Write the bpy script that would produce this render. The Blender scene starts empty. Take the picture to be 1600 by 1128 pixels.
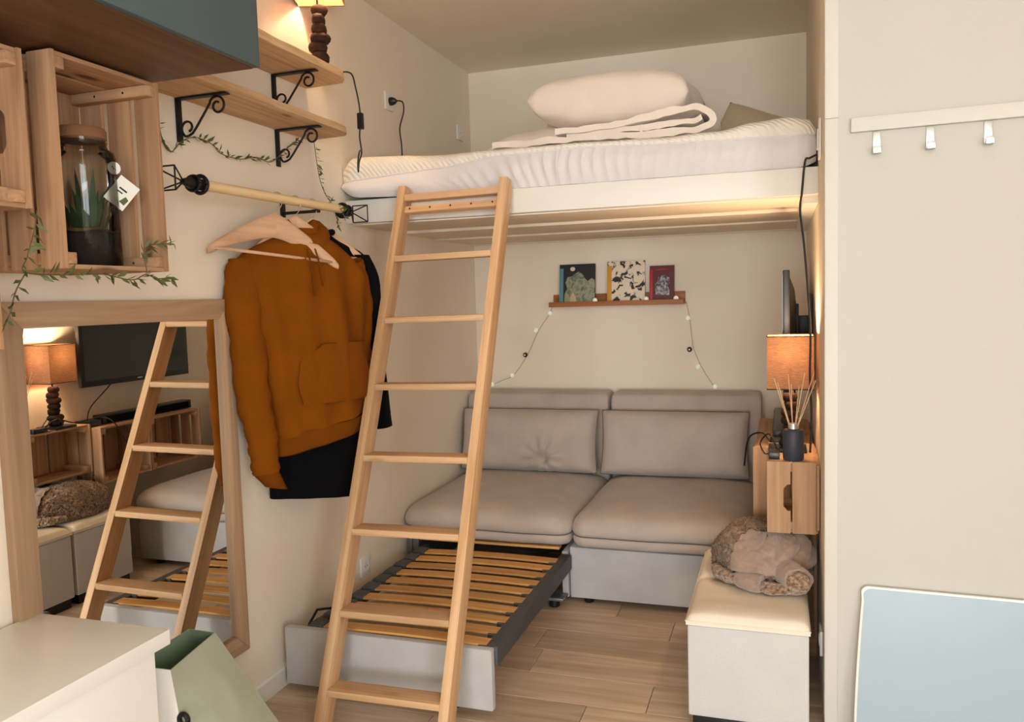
import bpy, bmesh, math, random
from mathutils import Vector, Matrix, Euler, noise
random.seed(7)
R = math.radians
S = bpy.context.scene
COL = S.collection

# ------------------------------------------------------------------ camera, world, light, exposure
cam_d = bpy.data.cameras.new('camera'); cam = bpy.data.objects.new('camera', cam_d); COL.objects.link(cam)
cam_d.sensor_width = 36; cam_d.lens = 1270 / 1600 * 36; cam_d.clip_start = 0.05
yaw, pitch, roll = R(-18.44), R(-4.38), R(-1.66)
fw = Vector((math.sin(yaw) * math.cos(pitch), math.cos(yaw) * math.cos(pitch), math.sin(pitch)))
rt = Vector((math.cos(yaw), -math.sin(yaw), 0)); up = rt.cross(fw)
r2 = rt * math.cos(roll) + up * math.sin(roll); u2 = -rt * math.sin(roll) + up * math.cos(roll)
cam.matrix_world = Matrix(((r2.x, u2.x, -fw.x, 1.70), (r2.y, u2.y, -fw.y, 0), (r2.z, u2.z, -fw.z, 1.355), (0, 0, 0, 1)))
S.camera = cam
W = bpy.data.worlds.new('world'); S.world = W; W.use_nodes = True
W.node_tree.nodes['Background'].inputs[0].default_value = (0.75, 0.85, 1.0, 1)
W.node_tree.nodes['Background'].inputs[1].default_value = 1.0
def area(name, loc, rot, sx, sy, power, col):
    l = bpy.data.lights.new(name, 'AREA'); l.shape = 'RECTANGLE'; l.size = sx; l.size_y = sy; l.energy = power; l.color = col
    o = bpy.data.objects.new(name, l); COL.objects.link(o); o.location = loc; o.rotation_euler = rot; return o
# daylight standing outside the window in the wall behind the camera
area('window_daylight', (1.85, -6.67, 1.35), (R(90), 0, 0), 2.9, 2.1, 235, (0.89, 0.955, 1.0))
# daylight of the second window, in the right hand wall behind the camera
area('side_window_daylight', (3.52, -1.7, 1.4), (R(90), 0, R(90)), 2.2, 1.8, 88, (0.89, 0.955, 1.0))
LAMP_COL = (1.0, 0.72, 0.42)
SHELF_LAMP_W, CRATE_LAMP_W = 18.0, 11.0
vs = S.view_settings
vs.view_transform = 'Standard'; vs.look = 'None'; vs.gamma = 1; vs.use_curve_mapping = False; vs.exposure = 0.58
S.cycles.max_bounces = 10; S.cycles.diffuse_bounces = 5; S.cycles.transmission_bounces = 8
S.cycles.transparent_max_bounces = 12; S.cycles.sample_clamp_indirect = 4
S.cycles.caustics_reflective = False; S.cycles.caustics_refractive = False
S.cycles.use_denoising = True

# ------------------------------------------------------------------ materials
def srgb(r, g, b):
    f = lambda c: (c / 255) / 12.92 if c / 255 <= 0.04045 else ((c / 255 + 0.055) / 1.055) ** 2.4
    return (f(r), f(g), f(b), 1)
def newmat(name):
    m = bpy.data.materials.new(name); m.use_nodes = True
    return m, m.node_tree.nodes, m.node_tree.links, m.node_tree.nodes['Principled BSDF']
def N(ns, t, **kw):
    n = ns.new(t)
    for k, v in kw.items():
        if k == 'ins':
            for a, b in v.items(): n.inputs[a].default_value = b
        else: setattr(n, k, v)
    return n
def ramp(ns, stops):
    n = ns.new('ShaderNodeValToRGB'); e = n.color_ramp.elements
    e[0].position, e[0].color = stops[0]; e[1].position, e[1].color = stops[-1]
    for p, c in stops[1:-1]:
        x = e.new(p); x.color = c
    return n
def plain(name, col, rough=0.6, metal=0.0, bump=0.0, scale=60, var=0.0, spec=0.5, sheen=0.0):
    m, ns, ln, b = newmat(name)
    b.inputs['Base Color'].default_value = col; b.inputs['Roughness'].default_value = rough
    b.inputs['Metallic'].default_value = metal; b.inputs['Specular IOR Level'].default_value = spec
    if sheen: b.inputs['Sheen Weight'].default_value = sheen
    tc = N(ns, 'ShaderNodeTexCoord')
    nz = N(ns, 'ShaderNodeTexNoise', ins={'Scale': scale, 'Detail': 4.0}); ln.new(tc.outputs['Object'], nz.inputs['Vector'])
    if var:
        nv = N(ns, 'ShaderNodeTexNoise', ins={'Scale': 3.0, 'Detail': 3.0}); ln.new(tc.outputs['Object'], nv.inputs['Vector'])
        lo = tuple(c * (1 - var) for c in col[:3]) + (1,); hi = tuple(min(1, c * (1 + var)) for c in col[:3]) + (1,)
        rp = ramp(ns, [(0.3, lo), (0.7, hi)]); ln.new(nv.outputs['Fac'], rp.inputs['Fac']); ln.new(rp.outputs['Color'], b.inputs['Base Color'])
    if bump:
        bp = N(ns, 'ShaderNodeBump', ins={'Strength': bump, 'Distance': 0.004}); ln.new(nz.outputs['Fac'], bp.inputs['Height']); ln.new(bp.outputs['Normal'], b.inputs['Normal'])
    return m
def wood(name, axis, light, dark, rough=0.55, knots=0.8, fine=1.0, knot_col=(0.11, 0.045, 0.015, 1)):
    m, ns, ln, b = newmat(name); b.inputs['Roughness'].default_value = rough; b.inputs['Specular IOR Level'].default_value = 0.3
    tc = N(ns, 'ShaderNodeTexCoord'); oi = N(ns, 'ShaderNodeObjectInfo')
    sc = [38 * fine] * 3; sc[axis] = 1.6
    off = N(ns, 'ShaderNodeVectorMath', operation='SCALE', ins={3: 37.0}); cx = N(ns, 'ShaderNodeCombineXYZ')
    for i in range(3): ln.new(oi.outputs['Random'], cx.inputs[i])
    ln.new(cx.outputs[0], off.inputs[0])
    add = N(ns, 'ShaderNodeVectorMath', operation='ADD'); ln.new(tc.outputs['Object'], add.inputs[0]); ln.new(off.outputs[0], add.inputs[1])
    mp = N(ns, 'ShaderNodeMapping'); mp.inputs['Scale'].default_value = sc; ln.new(add.outputs[0], mp.inputs['Vector'])
    n1 = N(ns, 'ShaderNodeTexNoise', ins={'Scale': 1.0, 'Detail': 5.0, 'Roughness': 0.6, 'Distortion': 0.8}); ln.new(mp.outputs[0], n1.inputs['Vector'])
    r1 = ramp(ns, [(0.3, dark), (0.5, tuple((a + c) / 2 for a, c in zip(light, dark))), (0.68, light)]); ln.new(n1.outputs['Fac'], r1.inputs['Fac'])
    out = r1.outputs['Color']
    if knots:
        ks = [9.0] * 3; ks[axis] = 3.2
        mk = N(ns, 'ShaderNodeMapping'); mk.inputs['Scale'].default_value = ks; ln.new(add.outputs[0], mk.inputs['Vector'])
        vo = N(ns, 'ShaderNodeTexVoronoi', ins={'Scale': 1.0, 'Randomness': 1.0}); ln.new(mk.outputs[0], vo.inputs['Vector'])
        rk = ramp(ns, [(0.07, (1, 1, 1, 1)), (0.15, (0, 0, 0, 1))]); ln.new(vo.outputs['Distance'], rk.inputs['Fac'])
        mu = N(ns, 'ShaderNodeMath', operation='MULTIPLY', ins={1: knots}); ln.new(rk.outputs['Color'], mu.inputs[0])
        mx = N(ns, 'ShaderNodeMix', data_type='RGBA'); ln.new(mu.outputs[0], mx.inputs[0]); ln.new(out, mx.inputs[6]); mx.inputs[7].default_value = knot_col
        out = mx.outputs[2]
    hs = N(ns, 'ShaderNodeHueSaturation'); mr = N(ns, 'ShaderNodeMapRange', ins={3: 0.86, 4: 1.1}); ln.new(oi.outputs['Random'], mr.inputs[0])
    ln.new(mr.outputs[0], hs.inputs['Value']); ln.new(out, hs.inputs['Color']); ln.new(hs.outputs[0], b.inputs['Base Color'])
    bp = N(ns, 'ShaderNodeBump', ins={'Strength': 0.15, 'Distance': 0.002}); ln.new(n1.outputs['Fac'], bp.inputs['Height']); ln.new(bp.outputs[0], b.inputs['Normal'])
    return m
def fabric(name, col, weave=500.0, var=0.12, rough=0.95, sheen=0.25, strength=0.25):
    m, ns, ln, b = newmat(name); b.inputs['Roughness'].default_value = rough; b.inputs['Specular IOR Level'].default_value = 0.15
    b.inputs['Sheen Weight'].default_value = sheen
    tc = N(ns, 'ShaderNodeTexCoord')
    n1 = N(ns, 'ShaderNodeTexNoise', ins={'Scale': weave, 'Detail': 2.0}); ln.new(tc.outputs['Object'], n1.inputs['Vector'])
    n2 = N(ns, 'ShaderNodeTexNoise', ins={'Scale': 7.0, 'Detail': 4.0}); ln.new(tc.outputs['Object'], n2.inputs['Vector'])
    ad = N(ns, 'ShaderNodeMath', operation='ADD'); ln.new(n1.outputs['Fac'], ad.inputs[0]); ln.new(n2.outputs['Fac'], ad.inputs[1])
    lo = tuple(c * (1 - var) for c in col[:3]) + (1,); hi = tuple(min(1, c * (1 + var)) for c in col[:3]) + (1,)
    rp = ramp(ns, [(0.35, lo), (0.65, hi)]); hf = N(ns, 'ShaderNodeMath', operation='MULTIPLY', ins={1: 0.5}); ln.new(ad.outputs[0], hf.inputs[0]); ln.new(hf.outputs[0], rp.inputs['Fac'])
    ln.new(rp.outputs['Color'], b.inputs['Base Color'])
    bp = N(ns, 'ShaderNodeBump', ins={'Strength': strength, 'Distance': 0.002}); ln.new(n1.outputs['Fac'], bp.inputs['Height']); ln.new(bp.outputs[0], b.inputs['Normal'])
    return m
def emit(name, col, st):
    m, ns, ln, b = newmat(name); b.inputs['Base Color'].default_value = col
    b.inputs['Emission Color'].default_value = col; b.inputs['Emission Strength'].default_value = st; return m
def glass(name, col=(0.95, 0.98, 0.97, 1), rough=0.02):
    m, ns, ln, b = newmat(name); ns.remove(b)
    g = N(ns, 'ShaderNodeBsdfGlossy', ins={'Roughness': rough}); t = N(ns, 'ShaderNodeBsdfTransparent'); t.inputs[0].default_value = col
    f = N(ns, 'ShaderNodeFresnel', ins={'IOR': 1.45}); mx = N(ns, 'ShaderNodeMixShader')
    ln.new(f.outputs[0], mx.inputs[0]); ln.new(t.outputs[0], mx.inputs[1]); ln.new(g.outputs[0], mx.inputs[2])
    ln.new(mx.outputs[0], ns['Material Output'].inputs['Surface']); return m
def shade_mat(name, col):
    m, ns, ln, b = newmat(name); b.inputs['Base Color'].default_value = col; b.inputs['Roughness'].default_value = 0.9
    tc = N(ns, 'ShaderNodeTexCoord'); mp = N(ns, 'ShaderNodeMapping'); mp.inputs['Scale'].default_value = (60, 60, 700); ln.new(tc.outputs['Object'], mp.inputs['Vector'])
    nz = N(ns, 'ShaderNodeTexNoise', ins={'Scale': 1.0, 'Detail': 3.0}); ln.new(mp.outputs[0], nz.inputs['Vector'])
    rp = ramp(ns, [(0.35, tuple(c * 0.75 for c in col[:3]) + (1,)), (0.65, tuple(min(1, c * 1.2) for c in col[:3]) + (1,))]); ln.new(nz.outputs['Fac'], rp.inputs['Fac']); ln.new(rp.outputs['Color'], b.inputs['Base Color'])
    tr = N(ns, 'ShaderNodeBsdfTranslucent'); ln.new(rp.outputs['Color'], tr.inputs['Color']); mx = N(ns, 'ShaderNodeMixShader', ins={0: 0.05})
    ln.new(b.outputs[0], mx.inputs[1]); ln.new(tr.outputs[0], mx.inputs[2]); ln.new(mx.outputs[0], ns['Material Output'].inputs['Surface']); return m

M = {}
M['cream_wall'] = plain('cream_wall_paint', srgb(241, 228, 209), 0.85, bump=0.12, scale=35, var=0.025, spec=0.2)
M['white_wall'] = plain('white_wall_paint', srgb(203, 200, 192), 0.8, bump=0.1, scale=45, var=0.015, spec=0.25)
M['ceiling'] = plain('ceiling_paint', srgb(241, 230, 211), 0.9, bump=0.1, scale=30, var=0.02, spec=0.2)
M['white_paint'] = plain('white_gloss_paint', srgb(232, 228, 219), 0.45, bump=0.05, scale=25, var=0.02)
M['rail_white'] = plain('matt_white_rail_paint', srgb(212, 209, 201), 0.55, var=0.01)
M['white_lacquer'] = plain('white_lacquer', srgb(243, 240, 234), 0.35, var=0.01)
PL, PD = srgb(226, 186, 143), srgb(192, 143, 98)
for i, a in enumerate('xyz'):
    M['pine_' + a] = wood('pine_grain_' + a, i, PL, PD)
    M['crate_' + a] = wood('crate_pine_' + a, i, srgb(212, 174, 138), srgb(176, 134, 98), 0.7, knots=0.85)
    M['aged_' + a] = wood('aged_crate_pine_' + a, i, srgb(204, 162, 124), srgb(164, 120, 86), 0.75, knots=0.9)  # same pine for the left crates, their shade darkened into the colour
    M['ladder_' + a] = wood('ladder_pine_' + a, i, srgb(224, 184, 142), srgb(194, 148, 104), 0.45, knots=0.35, knot_col=(0.25, 0.1, 0.035, 1))
    M['frame_' + a] = wood('mirror_frame_oak_' + a, i, srgb(186, 154, 124), srgb(160, 128, 100), 0.55, knots=0)
M['shelf_y'] = wood('rough_shelf_pine', 1, srgb(228, 194, 154), srgb(190, 148, 108), 0.7, knots=1.0)
M['slat_x'] = wood('birch_slat', 0, srgb(226, 172, 104), srgb(200, 142, 76), 0.5, knots=0)
M['ledge_x'] = wood('warm_oak_ledge', 0, srgb(186, 122, 70), srgb(150, 92, 50), 0.5, knots=0)
M['walnut_y'] = wood('walnut_cabinet', 1, srgb(122, 86, 60), srgb(92, 62, 42), 0.5, knots=0, fine=0.6)
M['plank'] = wood('floor_oak_plank', 0, srgb(220, 197, 172), srgb(184, 159, 134), 0.45, knots=0.25, fine=0.55, knot_col=(0.13, 0.08, 0.05, 1))
M['joint'] = plain('floor_joint', srgb(92, 74, 60), 0.8)
M['blue_door'] = plain('grey_blue_lacquer', srgb(72, 88, 92), 0.5, var=0.02)
M['pale_blue'] = plain('pale_blue_laminate', srgb(164, 184, 196), 0.3, var=0.01)
M['sofa'] = fabric('taupe_grey_sofa_fabric', srgb(188, 174, 163))
M['sofa_base'] = fabric('light_grey_sofa_fabric', srgb(188, 185, 183))
M['piping'] = fabric('sofa_piping', srgb(112, 102, 94))
M['mustard'] = fabric('mustard_sweat_fabric', srgb(124, 66, 2), 420, 0.14, sheen=0.0)
M['mustard_dark'] = fabric('mustard_rib_knit', srgb(110, 58, 2), 420, 0.16, sheen=0.0)
M['black_cloth'] = fabric('black_cloth', srgb(8, 8, 10), 350, 0.2, sheen=0.0)
M['linen'] = fabric('ivory_cotton', srgb(236, 221, 206), 380, 0.05, strength=0.12)
M['sheet'] = fabric('white_mattress_cover', srgb(226, 220, 219), 300, 0.04, strength=0.15)
M['beige_cotton'] = fabric('beige_cotton', srgb(206, 186, 154), 380, 0.05, strength=0.15)
M['lining'] = fabric('taupe_fleece_lining', srgb(164, 140, 125), 160, 0.12, sheen=0.5)
M['leather'] = plain('ivory_faux_leather', srgb(240, 226, 208), 0.42, bump=0.12, scale=220, var=0.03)
M['pouf_cloth'] = fabric('white_pouf_canvas', srgb(205, 203, 202), 260, 0.04, strength=0.3)
M['black_metal'] = plain('black_iron', srgb(22, 21, 22), 0.5, metal=0.3)
M['black_plastic'] = plain('black_plastic', srgb(17, 17, 19), 0.35)
M['screen'] = plain('tv_screen', srgb(9, 11, 12), 0.12)
M['grey_plastic'] = plain('grey_rail_plastic', srgb(74, 74, 76), 0.6)
M['grey_metal'] = plain('grey_steel', srgb(126, 127, 130), 0.4, metal=0.6)
M['brushed'] = plain('brushed_steel', srgb(196, 196, 192), 0.35, metal=0.7)
M['chrome'] = plain('chrome_wire', srgb(210, 208, 204), 0.2, metal=1.0)
M['mirror'] = plain('mirror_silver', (0.93, 0.94, 0.93, 1), 0.005, metal=1.0)
M['hanger_x'] = wood('hanger_beech', 0, srgb(226, 182, 150), srgb(204, 158, 124), 0.4, knots=0)
M['pole_y'] = wood('pole_beech', 1, srgb(236, 208, 164), srgb(214, 180, 132), 0.4, knots=0)
M['leaf'] = plain('olive_leaf', srgb(84, 90, 46), 0.6, var=0.25)
M['vine'] = plain('vine_stem', srgb(96, 84, 52), 0.7)
M['plant'] = plain('dark_green_leaf', srgb(38, 62, 34), 0.5, var=0.3)
M['soil'] = plain('potting_soil', srgb(40, 26, 18), 0.95, bump=0.8, scale=160, var=0.3)
M['moss'] = plain('dry_moss', srgb(116, 84, 44), 0.95, bump=0.8, scale=120, var=0.35)
M['glass'] = glass('clear_glass')
M['cork'] = plain('cork', srgb(140, 96, 62), 0.85, bump=0.5, scale=140, var=0.2)
M['paper'] = plain('white_paper_tag', srgb(236, 232, 224), 0.7)
M['driftwood'] = wood('dark_driftwood', 0, srgb(62, 37, 26), srgb(28, 16, 11), 0.7, knots=0.4)
M['shade'] = shade_mat('brown_linen_shade', srgb(176, 124, 88))
M['bulb'] = emit('warm_bulb', (1.0, 0.62, 0.28, 1), 14)
M['fairy'] = emit('fairy_bulb', (0.93, 0.92, 0.80, 1), 0.12)
M['wood_bead'] = plain('dark_wood_bead', srgb(70, 46, 32), 0.6)
M['navy'] = plain('matt_slate_ceramic', srgb(48, 54, 66), 0.55)
M['reed'] = plain('rattan_reed', srgb(226, 190, 150), 0.7)
M['green_bag'] = plain('sage_green_bag', srgb(172, 176, 156), 0.6, bump=0.35, scale=14, var=0.06)
M['green_in'] = plain('sage_green_lining', srgb(128, 146, 118), 0.7, var=0.05)
M['cord'] = plain('black_cord', srgb(18, 16, 16), 0.5)
M['socket'] = plain('white_socket_plastic', srgb(238, 234, 226), 0.35)
M['twine'] = plain('thin_twine', srgb(150, 140, 124), 0.8)

def sherpa():
    m, ns, ln, b = newmat('curly_sherpa_fleece'); b.inputs['Roughness'].default_value = 1; b.inputs['Sheen Weight'].default_value = 0.5; b.inputs['Specular IOR Level'].default_value = 0.1
    tc = N(ns, 'ShaderNodeTexCoord'); v = N(ns, 'ShaderNodeTexVoronoi', ins={'Scale': 110.0}); ln.new(tc.outputs['Object'], v.inputs['Vector'])
    n = N(ns, 'ShaderNodeTexNoise', ins={'Scale': 90.0, 'Detail': 3.0}); ln.new(tc.outputs['Object'], n.inputs['Vector'])
    rp = ramp(ns, [(0.32, srgb(98, 72, 54)), (0.5, srgb(160, 128, 102)), (0.7, srgb(196, 166, 138))]); ln.new(n.outputs['Fac'], rp.inputs['Fac']); ln.new(rp.outputs['Color'], b.inputs['Base Color'])
    bp = N(ns, 'ShaderNodeBump', ins={'Strength': 0.9, 'Distance': 0.01}); bp.invert = True; ln.new(v.outputs['Distance'], bp.inputs['Height']); ln.new(bp.outputs[0], b.inputs['Normal']); return m
M['sherpa'] = sherpa()
def quilted():
    m, ns, ln, b = newmat('quilted_white_ticking'); b.inputs['Roughness'].default_value = 0.9; b.inputs['Specular IOR Level'].default_value = 0.15
    tc = N(ns, 'ShaderNodeTexCoord'); w = N(ns, 'ShaderNodeTexWave', wave_type='BANDS', bands_direction='DIAGONAL', ins={'Scale': 26.0, 'Distortion': 2.5, 'Detail': 1.0}); ln.new(tc.outputs['Object'], w.inputs['Vector'])
    b.inputs['Base Color'].default_value = srgb(238, 230, 218)
    bp = N(ns, 'ShaderNodeBump', ins={'Strength': 0.5, 'Distance': 0.006}); ln.new(w.outputs['Fac'], bp.inputs['Height']); ln.new(bp.outputs[0], b.inputs['Normal']); return m
M['quilt'] = quilted()
def cover(name, stops, scale, seed, detail=3.0):
    m, ns, ln, b = newmat(name); b.inputs['Roughness'].default_value = 0.45
    tc = N(ns, 'ShaderNodeTexCoord'); mp = N(ns, 'ShaderNodeMapping'); mp.inputs['Location'].default_value = (seed, seed * 1.7, seed * 0.6); ln.new(tc.outputs['Object'], mp.inputs['Vector'])
    n = N(ns, 'ShaderNodeTexNoise', ins={'Scale': scale, 'Detail': detail, 'Distortion': 0.6}); ln.new(mp.outputs[0], n.inputs['Vector'])
    rp = ramp(ns, stops); ln.new(n.outputs['Fac'], rp.inputs['Fac']); ln.new(rp.outputs['Color'], b.inputs['Base Color'])
    return m
M['art_green'] = cover('cover_grey_green_print', [(0.36, srgb(120, 132, 112)), (0.5, srgb(168, 164, 132)), (0.64, srgb(92, 112, 92))], 34, 1.3)
M['art_night'] = plain('cover_night_black', srgb(18, 24, 30), 0.45)
M['art_bw'] = cover('cover_black_and_white_print', [(0.40, srgb(24, 20, 22)), (0.455, srgb(226, 208, 184)), (0.7, srgb(236, 220, 196))], 30, 4.2, 2.0)
M['art_red'] = plain('cover_deep_red', srgb(92, 10, 18), 0.45, var=0.25)
M['art_grey'] = cover('cover_grey_figure_print', [(0.38, srgb(34, 32, 40)), (0.5, srgb(124, 120, 128)), (0.66, srgb(196, 186, 180))], 60, 7.7)
M['teal_strip'] = plain('teal_spine', srgb(92, 140, 154), 0.5)
M['ochre_strip'] = plain('ochre_spine', srgb(206, 146, 44), 0.5)
M['red_strip'] = plain('red_spine', srgb(176, 24, 34), 0.5)
M['moon'] = plain('cover_moon', srgb(216, 210, 196), 0.5)
M['ink'] = plain('black_ink', srgb(30, 30, 30), 0.6)

# ------------------------------------------------------------------ mesh helpers
def link(name, me, mat, parent=None, loc=(0, 0, 0), rot=(0, 0, 0)):
    o = bpy.data.objects.new(name, me); COL.objects.link(o)
    if mat is not None: me.materials.append(M[mat] if isinstance(mat, str) else mat)
    o.location = loc; o.rotation_euler = rot; o.parent = parent
    return o
class MB:
    def __init__(s): s.v = []; s.f = []
    def add(s, vs, fs):
        k = len(s.v); s.v += [tuple(p) for p in vs]; s.f += [tuple(i + k for i in f) for f in fs]; return s
    def box(s, a, b):
        (x0, y0, z0), (x1, y1, z1) = a, b
        return s.add([(x0, y0, z0), (x1, y0, z0), (x1, y1, z0), (x0, y1, z0), (x0, y0, z1), (x1, y0, z1), (x1, y1, z1), (x0, y1, z1)],
                     [(0, 3, 2, 1), (4, 5, 6, 7), (0, 1, 5, 4), (1, 2, 6, 5), (2, 3, 7, 6), (3, 0, 4, 7)])
    def rings(s, rs, caps=True, closed=True):
        n = len(rs[0]); vs = [p for r in rs for p in r]; fs = []
        for i in range(len(rs) - 1):
            for j in range(n if closed else n - 1):
                k = (j + 1) % n; fs.append((i * n + j, i * n + k, (i + 1) * n + k, (i + 1) * n + j))
        if caps and closed:
            fs.append(tuple(range(n))[::-1]); fs.append(tuple((len(rs) - 1) * n + j for j in range(n)))
        return s.add(vs, fs)
    def tube(s, pts, r, n=8, caps=True):
        pts = [Vector(p) for p in pts]; rs = []; prev = None
        for i, p in enumerate(pts):
            t = (pts[min(i + 1, len(pts) - 1)] - pts[max(i - 1, 0)]).normalized()
            if prev is None:
                a = Vector((0, 0, 1)) if abs(t.z) < 0.9 else Vector((1, 0, 0)); prev = t.cross(a).normalized()
            prev = (prev - t * prev.dot(t)).normalized(); q = t.cross(prev); rr = r[i] if isinstance(r, (list, tuple)) else r
            rs.append([p + (prev * math.cos(2 * math.pi * k / n) + q * math.sin(2 * math.pi * k / n)) * rr for k in range(n)])
        return s.rings(rs, caps)
    def lathe(s, prof, n=24, c=(0, 0, 0), caps=True):
        return s.rings([[(c[0] + r * math.cos(2 * math.pi * k / n), c[1] + r * math.sin(2 * math.pi * k / n), c[2] + z) for k in range(n)] for r, z in prof], caps)
    def prism(s, poly, axis, a, b):      # poly in the two other axes, extruded a..b along axis
        def p3(q, t): q = list(q); q.insert(axis, t); return tuple(q)
        n = len(poly); vs = [p3(q, a) for q in poly] + [p3(q, b) for q in poly]
        fs = [tuple(range(n))[::-1], tuple(range(n, 2 * n))] + [(i, (i + 1) % n, (i + 1) % n + n, i + n) for i in range(n)]
        return s.add(vs, fs)
    def grid(s, fn, nu, nv):
        vs = [fn(i / nu, j / nv) for i in range(nu + 1) for j in range(nv + 1)]
        fs = [(i * (nv + 1) + j, (i + 1) * (nv + 1) + j, (i + 1) * (nv + 1) + j + 1, i * (nv + 1) + j + 1) for i in range(nu) for j in range(nv)]
        return s.add(vs, fs)
    def mesh(s, name, bevel=0.0, seg=2, smooth=35, xf=None):
        bm = bmesh.new(); vs = [bm.verts.new(p) for p in s.v]
        for f in s.f:
            try: bm.faces.new([vs[i] for i in f])
            except ValueError: pass
        bmesh.ops.remove_doubles(bm, verts=bm.verts, dist=1e-6)
        bmesh.ops.recalc_face_normals(bm, faces=bm.faces)
        if bevel:
            bmesh.ops.bevel(bm, geom=[e for e in bm.edges if len(e.link_faces) == 2 and e.calc_face_angle() > 0.5], offset=bevel, segments=seg, profile=0.6, affect='EDGES', clamp_overlap=True)
        me = bpy.data.meshes.new(name); bm.to_mesh(me); bm.free()
        if xf is not None: me.transform(xf)
        for p in me.polygons: p.use_smooth = True
        if smooth is not None and smooth < 180: me.set_sharp_from_angle(angle=R(smooth))
        return me
    def build(s, name, mat, parent=None, bevel=0.0, seg=2, smooth=35, loc=(0, 0, 0), rot=(0, 0, 0)):
        return link(name, s.mesh(name, bevel, seg, smooth), mat, parent, loc, rot)
def box(name, a, b, mat, parent=None, bevel=0.002, seg=2): return MB().box(a, b).build(name, mat, parent, bevel, seg)
def tag(o, label, cat, group=None):
    o['label'] = label; o['category'] = cat
    if group: o['group'] = group
    return o
def thing(name, label, cat, loc=(0, 0, 0), rot=(0, 0, 0), group=None):
    o = bpy.data.objects.new(name, None); COL.objects.link(o); o.location = loc; o.rotation_euler = rot; o.empty_display_size = 0.05
    return tag(o, label, cat, group)
def struct(o): o['kind'] = 'structure'; return o
def spline(pts, n=8):
    P = [Vector(p) for p in pts]; out = []
    for i in range(len(P) - 1):
        a, b, c, d = P[max(i - 1, 0)], P[i], P[i + 1], P[min(i + 2, len(P) - 1)]
        for k in range(n):
            t = k / n; out.append(0.5 * ((2 * b) + (c - a) * t + (2 * a - 5 * b + 4 * c - d) * t * t + (3 * b - a - 3 * c + d) * t ** 3))
    out.append(P[-1]); return out
def lerp_tab(tab, x):
    if x <= tab[0][0]: return tab[0][1]
    for (a, p), (b, q) in zip(tab, tab[1:]):
        if x <= b:
            t = (x - a) / (b - a); t = t * t * (3 - 2 * t); return p + (q - p) * t
    return tab[-1][1]
def nz(x, y, z): return noise.noise(Vector((x, y, z)))

# ------------------------------------------------------------------ the room
BY, CZ, RX = 4.46, 2.647, 1.82           # back wall, ceiling, alcove right wall
floor = struct(box('floor', (-0.1, -6.6, -0.1), (3.5, 4.56, -0.006), 'joint', None, 0))
PW = 0.1915
rows = [2.542 + PW * k for k in range(-16, 10)]
first = {0: 1.275, 2: 0.78, 3: 1.276}
pm = {}
box('floor_sheet', (0.0, -6.5, -0.0055), (3.4, 2.542 - 16 * PW - 0.002, 0), 'plank', floor, 0)
for k, y0 in enumerate(rows):
    idx = k - 16
    st = first.get(idx, (0.35 + 0.47 * idx) % 1.2) - 2.4
    x = st
    while x < 3.4:
        a, b = max(x, 0.0), min(x + 1.2, 3.4)
        y1 = min(y0 + PW, BY)
        if b - a > 0.02 and y1 - y0 > 0.02:
            key = (round(b - a, 3), round(y1 - y0, 3))
            if key not in pm:
                pm[key] = MB().box((0.001, 0.001, -0.02), (b - a - 0.001, y1 - y0 - 0.001, 0)).mesh('plank', 0.0012, 1); pm[key].materials.append(M['plank'])
            link('plank', pm[key], None, floor, (a, y0, 0))
        x += 1.2
struct(box('wall_left', (-0.1, -6.6, 0), (0, BY, CZ), 'cream_wall', None, 0))
struct(box('wall_back', (-0.1, BY, 0), (RX + 0.1, BY + 0.1, CZ), 'cream_wall', None, 0))
struct(box('wall_right', (RX, 2.6, 0), (RX + 0.1, BY, CZ), 'cream_wall', None, 0))
struct(box('ceiling', (-0.1, -6.6, CZ), (3.5, 4.56, CZ + 0.1), 'ceiling', None, 0))
PA = R(-3.0)                                # the hook wall turns a little towards the camera
part = struct(MB().box((0, 0, 0), (1.62, 0.12, CZ)).build('wall_partition', 'white_wall', None, 0, loc=(RX, 2.55, 0), rot=(0, 0, PA)))
tr = struct(MB().box((0, -0.004, 0), (0.036, 0.006, 1.842)).build('trim_1', 'rail_white', None, 0.0015, loc=(RX - 0.001, 2.5495, 0), rot=(0, 0, PA)))
tr2 = struct(MB().box((0, -0.004, 1.8435), (0.036, 0.006, CZ - 0.001)).build('trim_2', 'rail_white', None, 0.0015, loc=(RX - 0.001, 2.5495, 0), rot=(0, 0, PA)))
wr = MB(); wr.box((3.4, -6.6, 0), (3.5, -2.8, CZ)); wr.box((3.4, -0.6, 0), (3.5, 2.47, CZ)); wr.box((3.4, -2.8, 0), (3.5, -0.6, 0.5)); wr.box((3.4, -2.8, 2.3), (3.5, -0.6, CZ))
struct(wr.build('wall_far_right', 'white_wall', None, 0))
w2 = struct(box('window_2', (3.44, -2.8, 0.5), (3.48, -2.75, 2.3), 'white_paint', None, 0.003))
for a, b in (((3.44, -0.65, 0.5), (3.48, -0.6, 2.3)), ((3.44, -2.75, 0.5), (3.48, -0.65, 0.55)), ((3.44, -2.75, 2.25), (3.48, -0.65, 2.3)), ((3.44, -1.73, 0.55), (3.48, -1.67, 2.25))):
    box('window_frame', a, b, 'white_paint', w2, 0.003)
struct(box('added_shade_wall', (0.0, -0.6, 0), (0.75, -0.45, CZ), 'white_wall', None, 0))  # added wall stub out of view, keeps rear daylight off the left crates
wr = MB(); wr.box((0, -6.6, 0), (0.4, -6.5, CZ)); wr.box((3.3, -6.6, 0), (3.4, -6.5, CZ)); wr.box((0.4, -6.6, 0), (3.3, -6.5, 0.3)); wr.box((0.4, -6.6, 2.4), (3.3, -6.5, CZ))
struct(wr.build('wall_window_side', 'white_wall', None, 0))
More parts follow.
